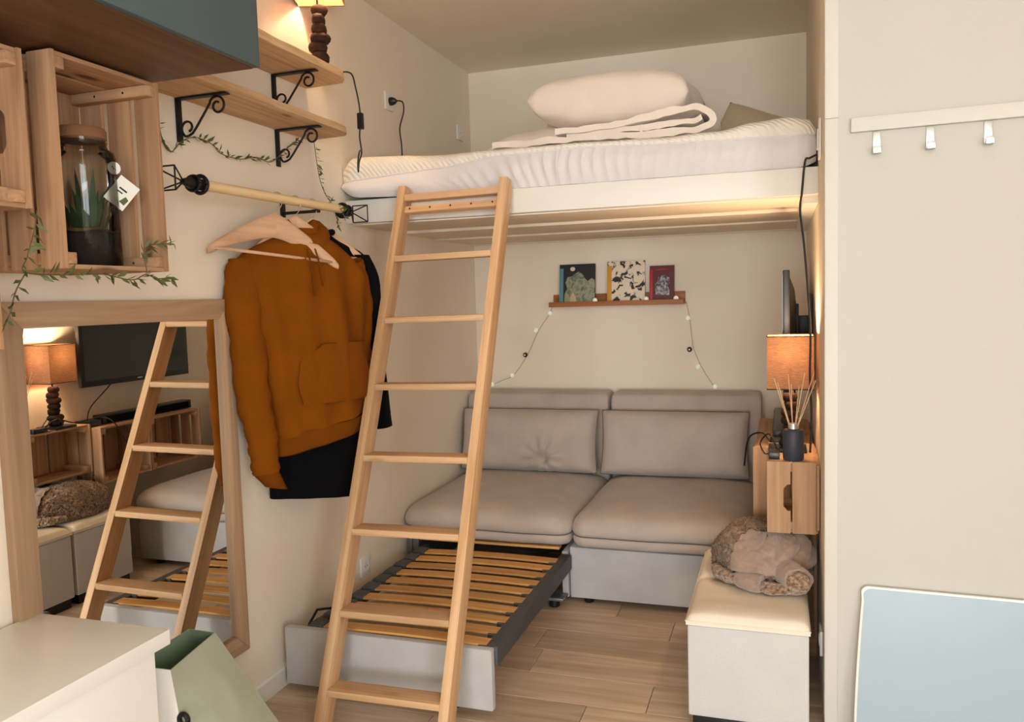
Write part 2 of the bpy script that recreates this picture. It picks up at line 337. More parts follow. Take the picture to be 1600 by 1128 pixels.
win = struct(box('window_1', (0.4, -6.57, 0.3), (0.45, -6.53, 2.4), 'white_paint', None, 0.003))
for a, b in (((3.25, -6.57, 0.3), (3.3, -6.53, 2.4)), ((0.45, -6.57, 0.3), (3.25, -6.53, 0.35)), ((0.45, -6.57, 2.35), (3.25, -6.53, 2.4)), ((1.82, -6.57, 0.35), (1.88, -6.53, 2.35))):
    box('window_frame', a, b, 'white_paint', win, 0.003)
bb = MB().prism([(0.0, 0.0), (0.014, 0.0), (0.014, 0.062), (0.008, 0.07), (0.0, 0.07)], 1, 1.46, 3.35)
struct(bb.build('baseboard_left', 'white_paint', None, 0.001))

# ------------------------------------------------------------------ loft platform
lp = thing('loft_bed_platform', 'white painted loft bed platform spanning the alcove above the sofa', 'bed platform', (0.9, 3.0, 1.66))
def P(a, b, name, mat, par, o, bv=0.002): return MB().box(tuple(p - q for p, q in zip(a, o)), tuple(p - q for p, q in zip(b, o))).build(name, mat, par, bv)
o_ = (0.9, 3.0, 1.66)
P((0.0, 3.0, 1.682), (RX, 3.035, 1.775), 'front_board', 'white_paint', lp, o_, 0.003)
for y0, y1, z0 in ((3.036, 3.41, 1.676), (3.425, 3.90, 1.672), (3.915, BY, 1.668)):
    P((0.0, y0, z0), (RX, y1 - 0.008, z0 + 0.02), 'underside_board', 'cream_wall', lp, o_)
for y in (3.405, 3.895, 4.41):
    P((0.0, y, 1.664), (RX - 0.06, y + 0.04, 1.70), 'joist', 'cream_wall', lp, o_)
P((0.0, 3.036, 1.70), (RX, BY, 1.77), 'deck', 'white_paint', lp, o_, 0)
P((RX - 0.05, 3.036, 1.655), (RX, 4.4, 1.676), 'wall_batten', 'white_paint', lp, o_)

# mattress: cross sections along x, split at the seam between sheet side and quilted top
TOP = [(0.0, 1.915), (0.05, 1.945), (0.2, 1.947), (0.5, 1.938), (1.0, 1.936), (1.3, 1.928), (1.48, 1.934), (1.61, 1.953), (1.72, 1.964), (1.79, 1.95), (1.815, 1.92)]
SEAM = [(0.0, 1.845), (0.4, 1.880), (0.665, 1.906), (0.97, 1.912), (1.3, 1.897), (1.55, 1.892), (1.82, 1.888)]
mt = thing('mattress', 'white quilted mattress lying on the loft platform', 'mattress', (0.9, 3.7, 1.776))
def mat_front(x, t):
    z0, z1, zt = 1.778, lerp_tab(SEAM, x), lerp_tab(TOP, x)
    return z0, z1, zt
NX = 640
def edge(x): return max(0.0, 1 - min(1, (x - 0.008) / 0.09)) ** 2, max(0.0, 1 - min(1, (1.812 - x) / 0.06)) ** 2
def side_pt(u, v):
    x = 0.004 + u * 1.81; z0, z1, zt = mat_front(x, v); e0, e1 = edge(x)
    bulge = 0.028 * math.sin(math.pi * min(1, 0.12 + v * 0.8)); g = 0.0
    k = math.exp(-((x - 0.75) / 0.38) ** 2) + 0.35 * math.exp(-((x - 1.6) / 0.25) ** 2)
    g = 0.0075 * k * (1 - 2 * abs(math.sin(x * 72 + v * (6.5 * (0.9 - x) / 0.3 if x < 0.9 else -1.0) + 2.2 * nz(x * 6, v * 0.7, 0)))) * (0.35 + 0.65 * (1 - abs(2 * v - 1)))
    g += 0.006 * nz(x * 9, v * 2, 2)
    lift = (0.035 * e0 + 0.02 * e1) * (1 - v)
    yf = 3.03 - 0.095 * max(0, 1 - x / 0.30)
    return (x - 0.9, yf - bulge - g + 0.05 * e0 + 0.03 * e1 - 3.7, z0 + lift + (z1 - z0 - lift) * v - 1.776)
MB().grid(side_pt, NX, 10).build('cover_side', 'sheet', mt, smooth=180)
def top_pt(u, v):
    x = 0.004 + u * 1.81; z0, z1, zt = mat_front(x, 1); e0, e1 = edge(x)
    a = min(1, v / 0.5) * math.pi / 2; y1 = side_pt(u, 1.0)[1] + 3.7
    if v <= 0.5: y = y1 + 0.05 * (1 - math.cos(a)) - 0.012 * math.sin(2 * a); z = z1 + (zt - z1) * math.sin(a)
    else:
        t = (v - 0.5) / 0.5; y = y1 + 0.05 + t * (4.43 - y1 - 0.05); z = zt + 0.012 * math.sin(t * math.pi) - 0.05 * max(0, t - 0.93) / 0.07
    return (x - 0.9, y - 3.7, z + 0.004 * nz(x * 8, y * 8, 5) - 1.776)
MB().grid(top_pt, NX, 20).build('quilted_top', 'quilt', mt, smooth=180)
MB().tube([(lambda p: (p[0], p[1] - 0.002, p[2]))(side_pt(i / NX, 1.0)) for i in range(0, NX + 1, 4)], 0.003, 6).build('seam_piping', 'sheet', mt, smooth=180)
for ex in (0.0, 1.0):
    cap = MB(); cap.grid(lambda u, v: (side_pt(ex, 0)[0] + 0.0, side_pt(ex, 0)[1] + u * 1.3, (1.80 if ex == 0 else 1.79) - 1.776 + v * (lerp_tab(TOP, ex * 1.82) - 1.80)), 4, 4)
    cap.build('end_panel', 'sheet', mt, smooth=180)

def cushion(name, size, mat, parent=None, loc=(0, 0, 0), rot=(0, 0, 0), pinch=0.5, corner=0.12, wr=0.006, seed=0, n=36, p=2.6, flat=0.0):
    w, d, h = size
    def fn(sgn):
        def f(u, v):
            a, b = 2 * u - 1, 2 * v - 1
            k = max(0.0, (1 - abs(a) ** p) * (1 - abs(b) ** p)) ** pinch
            sx = 1 - corner * (1 - abs(b) ** 2) * 0 - 0.06 * (1 - b * b) * (0 if corner == 0 else 1) * (1 - 0.6 * k)
            x = a * w / 2 * (1 - corner * 0.5 * (1 - abs(b)) * abs(a) ** 3); y = b * d / 2 * (1 - corner * 0.5 * (1 - abs(a)) * abs(b) ** 3)
            z = sgn * h / 2 * k + wr * nz(x * 9 + seed, y * 9, sgn * 3 + seed) * k ** 0.5
            if sgn < 0: z *= (1 - flat)
            return (x, y, z)
        return f
    m = MB(); m.grid(fn(1), n, n); m.grid(fn(-1), n, n)
    return link(name, m.mesh(name, smooth=180), mat, parent, loc, rot)

pil = thing('pillow', 'large plump ivory pillow on top of the bedding pile', 'pillow', (1.05, 3.45, 2.07))
cushion('pillow_body', (0.66, 0.40, 0.225), 'linen', pil, (0.0, 0, 0.09), (R(4), R(3), R(-4)), seed=3, wr=0.014, pinch=0.36, p=3.4)
pil = thing('pillow', 'shadowed ivory pillow just behind the plump pillow', 'pillow', (0.95, 3.9, 1.97))
cushion('pillow_body', (0.62, 0.42, 0.22), 'linen', pil, (-0.03, 0.0, 0.195), (R(48), R(2), R(6)), seed=8, wr=0.012, pinch=0.38, p=3.2)
MB().lathe([(0.004, -0.012), (0.01, -0.004), (0.008, 0.008), (0.003, 0.012)], 10).build('zip_pull', 'driftwood', pil, loc=(-0.335, -0.1, 0.13))
pil = thing('pillow', 'flat ivory pillow lying under the plump pillow', 'pillow', (0.82, 3.565, 1.965))
cushion('pillow_body', (0.70, 0.38, 0.22), 'linen', pil, (-0.0, 0.0, 0.025), (0, 0, R(3)), seed=12, wr=0.012, flat=0.9)
pil = thing('pillow', 'beige pillow leaning in the far right corner of the loft', 'pillow', (1.555, 4.2, 1.985))
cushion('pillow_body', (0.40, 0.40, 0.12), 'beige_cotton', pil, (0.01, 0.04, 0.10), (R(58), R(22), R(-6)), seed=20, wr=0.01)

# folded blanket: an extruded ribbon that turns back on itself at the right end
bl = thing('folded_blanket', 'ivory blanket folded in layers beside the plump pillow', 'blanket', (1.1, 3.3, 1.95))
prof = [(0.60, 1.966), (0.80, 1.97), (1.0, 1.97), (1.2, 1.962), (1.36, 1.962), (1.435, 1.968), (1.462, 1.99), (1.45, 2.022), (1.415, 2.04), (1.36, 2.044), (1.28, 2.034), (1.22, 2.022), (1.14, 2.012), (1.0, 2.004), (0.86, 1.998)]
prof2 = [(0.9, 1.986), (1.1, 1.99), (1.26, 1.994), (1.35, 1.998), (1.40, 2.002), (1.42, 2.008)]
def ribbon(name, pr, y0, y1, th, mat, parent, off):
    c = spline([(x, 0, z) for x, z in pr], 6); m = MB(); ny = 16; rs = []
    for i, p in enumerate(c):
        t = (c[min(i + 1, len(c) - 1)] - c[max(i - 1, 0)]).normalized(); nn = Vector((-t.z, 0, t.x)); r = []
        for s_ in (1, -1):
            for j in range(ny + 1):
                jj = j if s_ == 1 else ny - j; y = y0 + (y1 - y0) * jj / ny + 0.022 * nz(p.x * 9, 0, 1 if jj > 8 else 4) + 0.008 * nz(p.x * 30, 0, 2)
                q = p + nn * (s_ * th * 0.5 * (1 + 0.35 * nz(p.x * 9, y * 9, 3)) + 0.006 * nz(p.x * 22, y * 12, s_) + 0.008 * nz(p.x * 7, y * 6, 9)); r.append((q.x - off[0], y - off[1], q.z - off[2]))
        rs.append(r)
    return m.rings(rs).build(name, mat, parent, smooth=60)
ribbon('outer_fold', prof, 3.14, 3.36, 0.026, 'linen', bl, (1.1, 3.3, 1.95))
ribbon('inner_fold', prof2, 3.155, 3.35, 0.022, 'linen', bl, (1.1, 3.3, 1.95))
MB().box((-0.006, -0.003, -0.05), (0.006, 0.0, 0.0)).build('tie', 'linen', bl, 0.001, loc=(0.1, -0.15, 0.05), rot=(0, R(12), 0))

# ------------------------------------------------------------------ ladder
TA = math.atan2(0.83, 1.825)
ld = thing('ladder', 'pine loft ladder leaning against the white bed platform', 'ladder', (0.525, 2.1, 0.0), Euler((-TA, -R(0.72), 0), 'XYZ'))
LL = 2.0
for sx in (-1, 1):
    x0 = sx * 0.209; poly = [(0.0, 0.035), (0.07, 0.0), (0.07, LL - 0.035), (0.045, LL), (0.0, LL - 0.012)]
    MB().prism([(y, z) for y, z in poly], 0, x0 - 0.0155, x0 + 0.0155).build('rail', 'ladder_z', ld, 0.003)
rung_me = MB().box((-0.1935, -0.004, -0.011), (0.1935, 0.072, 0.011)).mesh('rung', 0.003)
rung_me.materials.append(M['ladder_x'])
for z in (0.132, 0.352, 0.593, 0.823, 1.058, 1.292, 1.522):
    link('rung', rung_me, None, ld, (0, 0.004, z / math.cos(TA)), (TA, 0, 0))
MB().box((-0.1935, 0.0, -0.013), (0.1935, 0.07, 0.013)).build('top_rung', 'ladder_x', ld, 0.003, loc=(0, 0.004, 1.762 / math.cos(TA)), rot=(TA, 0, 0))
MB().box((-0.1935, -0.011, -0.014), (0.1935, 0.011, 0.014)).build('hook_strip', 'ladder_x', ld, 0.003, loc=(0, 0.03, 1.722 / math.cos(TA)))
for k in range(5):
    MB().tube([(0, 0, 0), (0, 0.004, 0)], 0.0035, 8).build('screw', 'black_metal', ld, loc=(-0.17 + k * 0.085, 0.0165, 1.724 / math.cos(TA)))

# ------------------------------------------------------------------ sofa
def seat_cushion(name, x0, x1, parent, o, dip=0.0):
    # rounded box with a seam; local rings in plan, stacked in z
    y0, y1 = 3.36, 4.27; cx, cy = (x0 + x1) / 2, (y0 + y1) / 2; m = MB(); rs = []
    def ring(z, inset, rad, bul=0.0):
        hw, hd = (x1 - x0) / 2 - inset, (y1 - y0) / 2 - inset; pts = []
        nseg = 10; ns = 14
        corners = [(hw - rad, hd - rad, 0), (-(hw - rad), hd - rad, 90), (-(hw - rad), -(hd - rad), 180), (hw - rad, -(hd - rad), 270)]
        base = []
        for (px, py, a0) in corners:
            for k in range(nseg + 1):
                a = R(a0 + 90 * k / nseg); base.append((px + rad * math.cos(a), py + rad * math.sin(a)))
        out = []
        for i in range(len(base)):
            a, b = Vector(base[i]), Vector(base[(i + 1) % len(base)]); out.append(a)
            if i % (nseg + 1) == nseg:
                for k in range(1, ns): out.append(a.lerp(b, k / ns))
        res = []
        for q in out:
            fx, fy = q.x / max(hw, 1e-3), q.y / max(hd, 1e-3)
            res.append((cx + q.x * (1 + 0) - o[0], cy + q.y - o[1], z + bul * max(0, (1 - fx ** 4) * (1 - fy ** 4)) + 0.004 * nz(q.x * 5 + x0 * 7, q.y * 5, z * 4) - o[2]))
        return res
    for z, ins, rad in ((0.268, 0.03, 0.05), (0.272, 0.012, 0.055), (0.285, 0.003, 0.06), (0.303, 0.0, 0.06), (0.312, 0.004, 0.06), (0.316, 0.008, 0.06), (0.320, 0.004, 0.06), (0.332, -0.003, 0.07), (0.352, -0.004, 0.075), (0.375, 0.004, 0.08), (0.395, 0.02, 0.09), (0.411, 0.05, 0.10), (0.423, 0.10, 0.10), (0.433, 0.18, 0.1), (0.438, 0.27, 0.06), (0.440, 0.345, 0.02)):
        rs.append(ring(z, ins, rad))
    m.rings(rs); c = m.build(name, 'sofa', parent, smooth=180)
    MB().tube(ring(0.316, 0.004, 0.06) + [ring(0.316, 0.004, 0.06)[0]], 0.0028, 6).build('piping', 'piping', c, smooth=180)
    return c
def back_cushion(x0, x1, parent, o, seed, tuft=None):
    cx = (x0 + x1) / 2; w = x1 - x0
    def f(sgn):
        def g(u, v):
            a, b = 2 * u - 1, 2 * v - 1; k = max(0.0, (1 - abs(a) ** 5) * (1 - abs(b) ** 4)) ** 0.42
            x = a * w / 2 * (1 - 0.03 * (1 - abs(b) ** 2)); z = b * 0.165; y = -sgn * 0.095 * k - 0.0
            y += 0.007 * nz(x * 7 + seed, z * 7, sgn) * k
            if tuft and sgn > 0:
                dx, dz = x - tuft[0], z - tuft[1]; r = math.hypot(dx, dz); an = math.atan2(dz, dx)
                y += 0.05 * math.exp(-(r / 0.03) ** 2) + 0.013 * math.exp(-((r - 0.05) / 0.06) ** 2) * math.sin(an * 9 + seed)
            return (x, y, z)
        return g
    m = MB(); m.grid(f(1), 60, 36); m.grid(f(-1), 24, 16)
    c = link('back_cushion', m.mesh('back_cushion', smooth=180), 'sofa', parent, (cx - o[0], 4.14 - o[1], 0.595 - o[2]), (R(-13), 0, 0))
    pts = []
    for k in range(80):
        t = k / 80 * 4; s_, q = int(t), t - int(t); a, b = ((2 * q - 1, -1), (1, 2 * q - 1), (1 - 2 * q, 1), (-1, 1 - 2 * q))[s_]
        pts.append((a * w / 2 * (1 - 0.03 * (1 - b * b)), 0, b * 0.165))
    MB().tube(pts + [pts[0]], 0.0035, 6).build('piping', 'piping', c, smooth=180)
    return c
def backrest(x0, x1, parent, o):
    m = MB(); rs = []
    prof = [(0.028, 4.25), (0.03, 4.44), (0.80, 4.45), (0.825, 4.445), (0.838, 4.42), (0.843, 4.36), (0.84, 4.30), (0.828, 4.262), (0.80, 4.247), (0.4, 4.245)]
    for u, ins in ((0, 0.03), (0.012, 0.008), (0.035, 0.0), (0.5, -0.0), (0.965, 0.0), (0.988, 0.008), (1, 0.03)):
        x = x0 + (x1 - x0) * u; r = []
        for z, y in prof:
            r.append((x - o[0], (4.34 + (y - 4.34) * (1 - ins * 4)) - o[1], min(z, 0.843 - ins) - o[2]))
        rs.append(r)
    return m.rings(rs).build('backrest', 'sofa', parent, 0.012, 3, smooth=60)
sl = thing('sofa_bed', 'taupe grey sofa seat on the left with its slatted bed pulled out', 'sofa', (0.41, 3.8, 0), group='sofa modules under the loft')
oL = (0.41, 3.8, 0)
seat_cushion('seat_cushion', 0.012, 0.815, sl, oL); backrest(0.012, 0.815, sl, oL); back_cushion(0.02, 0.78, sl, oL, 3, tuft=(0.10, -0.10))
sr = thing('sofa_module', 'taupe grey sofa seat on the right beside the pouf', 'sofa', (1.22, 3.8, 0), group='sofa modules under the loft')
oR = (1.22, 3.8, 0)
seat_cushion('seat_cushion', 0.822, 1.59, sr, oR); backrest(0.832, 1.60, sr, oR); back_cushion(0.80, 1.545, sr, oR, 9)
P((0.808, 3.40, 0.03), (1.585, 4.24, 0.258), 'base', 'sofa_base', sr, oR, 0.008)
for x in (0.88, 1.5):
    MB().lathe([(0.02, 0.0), (0.022, 0.004), (0.022, 0.032)], 14).build('foot', 'black_plastic', sr, loc=(x - oR[0], 3.45 - oR[1], 0))
# left module frame and pull-out
P((0.772, 3.40, 0.03), (0.80, 4.24, 0.235), 'side_panel', 'sofa_base', sl, oL, 0.004)
P((0.014, 3.42, 0.03), (0.034, 4.24, 0.235), 'side_panel', 'grey_metal', sl, oL, 0.004)
P((0.036, 4.2, 0.03), (0.77, 4.23, 0.235), 'rear_panel', 'black_plastic', sl, oL, 0.004)
P((0.036, 3.46, 0.250), (0.77, 4.2, 0.264), 'seat_deck', 'black_plastic', sl, oL, 0.002)
P((0.09, 3.385, 0.2465), (0.765, 3.43, 0.2585), 'front_slat', 'slat_x', sl, oL, 0.003)
P((0.03, 3.39, 0.18), (0.05, 3.43, 0.262), 'hinge_bracket', 'grey_metal', sl, oL, 0.003)
P((0.055, 3.385, 0.20), (0.085, 3.42, 0.262), 'hinge_bracket', 'grey_metal', sl, oL, 0.003)
P((0.70, 3.30, 0.045), (0.80, 3.32, 0.058), 'side_wire', 'grey_metal', sl, oL, 0.003)
po = P((0.040, 2.368, 0.028), (0.812, 2.398, 0.232), 'pullout_front_panel', 'sofa_base', sl, oL, 0.006)
rail_r = MB().box((0.774 - oL[0], 2.40 - oL[1], 0.165), (0.822 - oL[0], 3.38 - oL[1], 0.232)).build('pullout_rail', 'grey_plastic', sl, 0.006)
rail_l = MB().box((0.098 - oL[0], 2.40 - oL[1], 0.165), (0.125 - oL[0], 3.42 - oL[1], 0.222)).build('pullout_rail', 'grey_plastic', sl, 0.006)
sm = MB().grid(lambda u, v: (-0.305 + u * 0.61, -0.0265 + v * 0.053, 0.006 * (1 - (2 * u - 1) ** 2)), 12, 1)
sm.grid(lambda u, v: (-0.305 + u * 0.61, -0.0265 + v * 0.053, -0.008 + 0.006 * (1 - (2 * u - 1) ** 2)), 12, 1)
for vv in (-0.0265, 0.0265): sm.grid(lambda u, v: (-0.305 + u * 0.61, vv, -0.008 * (1 - v) + 0.006 * (1 - (2 * u - 1) ** 2)), 12, 1)
slat_me = sm.mesh('slat'); slat_me.materials.append(M['slat_x'])
cap_me = MB().box((-0.03, -0.033, -0.014), (0.026, 0.033, 0.009)).mesh('slat_holder', 0.006); cap_me.materials.append(M['grey_plastic'])
for k in range(10):
    y = 2.43 + k * 0.0945
    link('slat', slat_me, None, sl, (0.478 - oL[0], y - oL[1], 0.233))
    link('slat_holder', cap_me, None, sl, (0.150 - oL[0], y - oL[1], 0.231))
    link('slat_holder', cap_me, None, sl, (0.778 - oL[0], y - oL[1], 0.2235), (0, 0, math.pi))
MB().tube([Vector((0.115 - oL[0], 2.41 - oL[1], 0.232)), Vector((0.112 - oL[0], 2.47 - oL[1], 0.262)), Vector((0.16 - oL[0], 2.50 - oL[1], 0.262)), Vector((0.17 - oL[0], 2.45 - oL[1], 0.24))], 0.005, 8).build('stop_loop', 'black_metal', sl)
for x, y in ((0.66, 2.41), (0.14, 2.41)):
    MB().lathe([(0.018, 0.0), (0.02, 0.004), (0.02, 0.03), (0.008, 0.034), (0.008, 0.17)], 14).build('foot', 'black_plastic', sl, loc=(x - oL[0], y + 0.02 - oL[1], 0))
MB().lathe([(0.02, 0.0), (0.024, 0.004), (0.024, 0.04)], 14).build('foot', 'black_plastic', sl, loc=(0.745 - oL[0], 3.36 - oL[1], 0))
P((0.70, 3.33, 0.04), (0.80, 3.39, 0.052), 'foot_plate', 'grey_metal', sl, oL, 0.002)

# ------------------------------------------------------------------ picture ledge, books, string lights
lg = thing('picture_ledge', 'narrow oak picture ledge on the wall above the sofa', 'shelf', (0.84, 4.42, 1.30)); og = (0.84, 4.42, 1.30)
P((0.475, 4.352, 1.302), (1.208, 4.457, 1.315), 'ledge_board', 'ledge_x', lg, og)
P((0.475, 4.342, 1.302), (1.208, 4.352, 1.328), 'front_lip', 'ledge_x', lg, og)
P((0.475, 4.446, 1.316), (1.208, 4.458, 1.37), 'back_strip', 'ledge_x', lg, og)
def book(x0, x1, h, cov, strip, label, yb=4.395, th=0.011, sw=0.018):
    t = thing('book', label, 'book', ((x0 + x1) / 2, yb, 1.3155), (R(-8), 0, 0), group='books on the picture ledge'); w = x1 - x0
    box('cover', (-w / 2, 0, 0), (w / 2, 0.002, h), cov, t, 0)
    box('pages', (-w / 2 + 0.002, 0.0022, 0.003), (w / 2 - 0.003, th - 0.0022, h - 0.003), 'paper', t, 0)
    box('back_cover', (-w / 2, th - 0.002, 0), (w / 2, th, h), cov, t, 0)
    box('spine_strip', (-w / 2 - 0.0012, -0.0006, 0), (-w / 2 + sw, th + 0.0005, h * 0.9), strip, t, 0.0004)
    return t, w, h
def blob(name, pts, mat, parent, z=-0.0012):
    MB().prism([(x, y) for x, y in pts], 1, z, -0.0001).build(name, mat, parent)
b1, w, h = book(0.522, 0.724, 0.222, 'art_night', 'teal_strip', 'dark picture book with teal spine at the left of the ledge', sw=0.022)
rnd = random.Random(3)
blob('printed_shape', [(-0.075, 0.0), (0.1, 0.0), (0.1, 0.13), (0.082, 0.142), (0.06, 0.125), (0.045, 0.14), (0.03, 0.165), (0.01, 0.18), (-0.012, 0.17), (-0.03, 0.155), (-0.055, 0.15), (-0.066, 0.12), (-0.055, 0.085), (-0.07, 0.06)], 'art_green', b1)
blob('printed_moon', [(-0.026 + 0.014 * math.cos(k / 14 * 2 * math.pi), 0.196 + 0.012 * math.sin(k / 14 * 2 * math.pi)) for k in range(14)], 'moon', b1)
blob('printed_light_shape', [(-0.045, 0.004), (0.0, 0.004), (-0.008, 0.04), (-0.022, 0.066), (-0.036, 0.045)], 'beige_cotton', b1, -0.0018)
b2, w, h = book(0.793, 0.998, 0.228, 'art_bw', 'ochre_strip', 'black and white picture book with ochre spine in the middle of the ledge', sw=0.024)
blob('printed_spot', [(-0.05 + 0.02 * math.cos(k / 12 * 2 * math.pi), 0.13 + 0.015 * math.sin(k / 12 * 2 * math.pi)) for k in range(12)], 'ink', b2)
blob('printed_stroke', [(-0.012, 0.138), (0.03, 0.128), (0.03, 0.133), (-0.008, 0.147)], 'ink', b2)
blob('printed_stroke', [(0.05, 0.082), (0.075, 0.082), (0.095, 0.10), (0.097, 0.125), (0.088, 0.11), (0.07, 0.094), (0.052, 0.09)], 'ink', b2)
b3, w, h = book(1.024, 1.154, 0.196, 'art_red', 'red_strip', 'small dark red book at the right end of the ledge', sw=0.016)
blob('printed_figure', [(-0.032, 0.04), (0.04, 0.035), (0.04, 0.065), (0.03, 0.085), (0.042, 0.1), (0.04, 0.128), (0.012, 0.145), (-0.02, 0.135), (-0.022, 0.11), (-0.036, 0.095)], 'art_grey', b3)
blob('printed_title_bar', [(-0.03, 0.172), (0.025, 0.174), (0.025, 0.179), (-0.03, 0.177)], 'red_strip', b3)

sl_ = thing('string_lights', 'thin string of small bulbs draped from the picture ledge down to the sofa', 'string lights', (0.84, 4.45, 1.3))
og = Vector((0.84, 4.45, 1.3))
lw = [(0.475, 4.43, 1.318), (0.462, 4.447, 1.29), (0.45, 4.448, 1.262), (0.38, 4.448, 1.165), (0.315, 4.448, 1.035), (0.225, 4.448, 0.915), (0.16, 4.448, 0.885), (0.10, 4.448, 0.86), (0.07, 4.45, 0.835)]
rw = [(1.205, 4.43, 1.318), (1.215, 4.447, 1.30), (1.232, 4.448, 1.20), (1.242, 4.448, 1.10), (1.245, 4.448, 1.07), (1.28, 4.448, 0.98), (1.33, 4.448, 0.89), (1.365, 4.45, 0.842)]
mw = [(0.475, 4.362, 1.319), (0.6, 4.366, 1.318), (0.735, 4.362, 1.318), (0.9, 4.368, 1.318), (1.012, 4.362, 1.318), (1.16, 4.37, 1.319), (1.205, 4.40, 1.319)]
for pts in (lw, rw, mw): MB().tube([p - og for p in spline(pts, 6)], 0.0012, 5).build('wire', 'twine', sl_)
bu = MB().lathe([(0.001, -0.014), (0.008, -0.012), (0.0135, -0.004), (0.0135, 0.004), (0.008, 0.012), (0.001, 0.014)], 14)
bm_ = bu.mesh('bulb', smooth=180); bm_.materials.append(M['fairy']); bw_ = bu.mesh('bead', smooth=180); bw_.materials.append(M['wood_bead'])
for p in ((0.456, 4.436, 1.268), (0.37, 4.436, 1.172), (0.22, 4.436, 0.914), (0.096, 4.436, 0.86), (1.222, 4.436, 1.225), (1.272, 4.436, 0.962), (1.36, 4.436, 0.855), (0.733, 4.362, 1.332), (1.012, 4.362, 1.332), (1.168, 4.372, 1.332)):
    link('bulb', bm_, None, sl_, Vector(p) - og)
for p in ((0.303, 4.436, 1.032), (1.228, 4.436, 1.056)):
    b = link('bead', bw_, None, sl_, Vector(p) - og); MB().lathe([(0.004, -0.002), (0.004, 0.002)], 8).build('bead_hole', 'fairy', b, loc=(0, -0.0135, 0), rot=(R(90), 0, 0))

# ------------------------------------------------------------------ crates
def crate(name, label, loc, dims, rotz, group, nside=3, nback=3, notch_near=False, wd='crate'):
    D, Wd, H = dims; t = thing(name, label, 'crate', loc, (0, 0, rotz), group); th = 0.010; bt = 0.026
    def bd(a, b, mat, nm='board'): return MB().box(a, b).build(nm, mat, t, 0.0015)
    g = 0.018 if nside > 2 else 0.006; bw = (D - 0.012 - g * (nside - 1)) / nside
    for sy in (-1, 1):                       # long sides: boards running up
        y0 = sy * (Wd / 2) - (th if sy > 0 else 0)
        for k in range(nside):
            x0 = 0.012 + k * (bw + g)
            if notch_near and sy > 0 and k == nside - 1:
                zc = H / 2
                m = MB(); pts = [(x0, 0), (x0 + bw, 0), (x0 + bw, H), (x0, H), (x0, zc + 0.045), (x0 + 0.010, zc + 0.045), (x0 + 0.022, zc + 0.03), (x0 + 0.022, zc - 0.03), (x0 + 0.010, zc - 0.045), (x0, zc - 0.045)]
                m.prism(pts, 1, y0, y0 + th).build('board', wd + '_z', t)
            else: bd((x0, y0, 0), (x0 + bw, y0 + th, H), wd + '_z')
    ye = Wd / 2 - th - 0.0005; b2w = (D - 0.006) / 2
    for sz in (0, 1):                        # ends: two boards each
        z0 = 0.0 if sz == 0 else H - th
        for k in range(2): bd((0.006 + k * (b2w + 0.0), -ye, z0), (0.006 + k * b2w + b2w - 0.006, ye, z0 + th), wd + '_y')
    kb = (2 * ye - 0.016 * (nback - 1)) / nback
    for k in range(nback): bd((0.001, -ye + k * (kb + 0.016), th + 0.001), (0.0105, -ye + k * (kb + 0.016) + kb, H - th - 0.001), wd + '_z', 'back_board')
    for sy in (-1, 1):
        for sz in (0, 1):
            y0 = -ye if sy < 0 else ye - bt; z0 = th if sz == 0 else H - th - bt
            bt_ = bd((0.012, y0, z0 + 0.0005), (D - 0.004, y0 + bt, z0 + bt - 0.0005), wd + '_x', 'batten')
            for q in (0.35, 0.7): MB().lathe([(0.003, 0), (0.003, 0.0015)], 8).build('nail', 'grey_metal', bt_, loc=(D * q, y0 + (bt if sy < 0 else 0), z0 + bt / 2), rot=(R(-90 * sy), 0, 0))
    return t
G1 = 'pine crates hung as wall boxes by the cabinet'
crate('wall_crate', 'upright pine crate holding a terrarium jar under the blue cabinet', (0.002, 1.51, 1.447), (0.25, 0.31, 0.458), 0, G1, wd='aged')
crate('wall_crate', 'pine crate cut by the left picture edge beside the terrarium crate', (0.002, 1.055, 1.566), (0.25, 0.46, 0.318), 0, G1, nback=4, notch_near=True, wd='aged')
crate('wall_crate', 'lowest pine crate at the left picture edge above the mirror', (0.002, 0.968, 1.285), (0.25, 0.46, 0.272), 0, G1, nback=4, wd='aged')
MB().box((0, -0.05, 0), (0.12, 0.05, 0.03)).build('wooden_block', 'crate_x', None, 0.003, loc=(0.11, 1.215, 1.577))
tag(bpy.data.objects['wooden_block'], 'short pine block lying in the crate at the left picture edge', 'block')
G2 = 'pine crates fixed to the wall under the television'
crate('wall_crate', 'small pine crate with hand hole carrying the lamp and diffuser', (1.818, 3.01, 0.542), (0.168, 0.36, 0.243), math.pi, G2, nside=2, notch_near=True)
crate('wall_crate', 'deep pine crate next to the lamp crate under the television', (1.818, 3.362, 0.478), (0.225, 0.335, 0.287), math.pi, G2)
crate('wall_crate', 'farthest pine crate under the television near the back cushion', (1.818, 3.735, 0.478), (0.225, 0.40, 0.287), math.pi, G2)

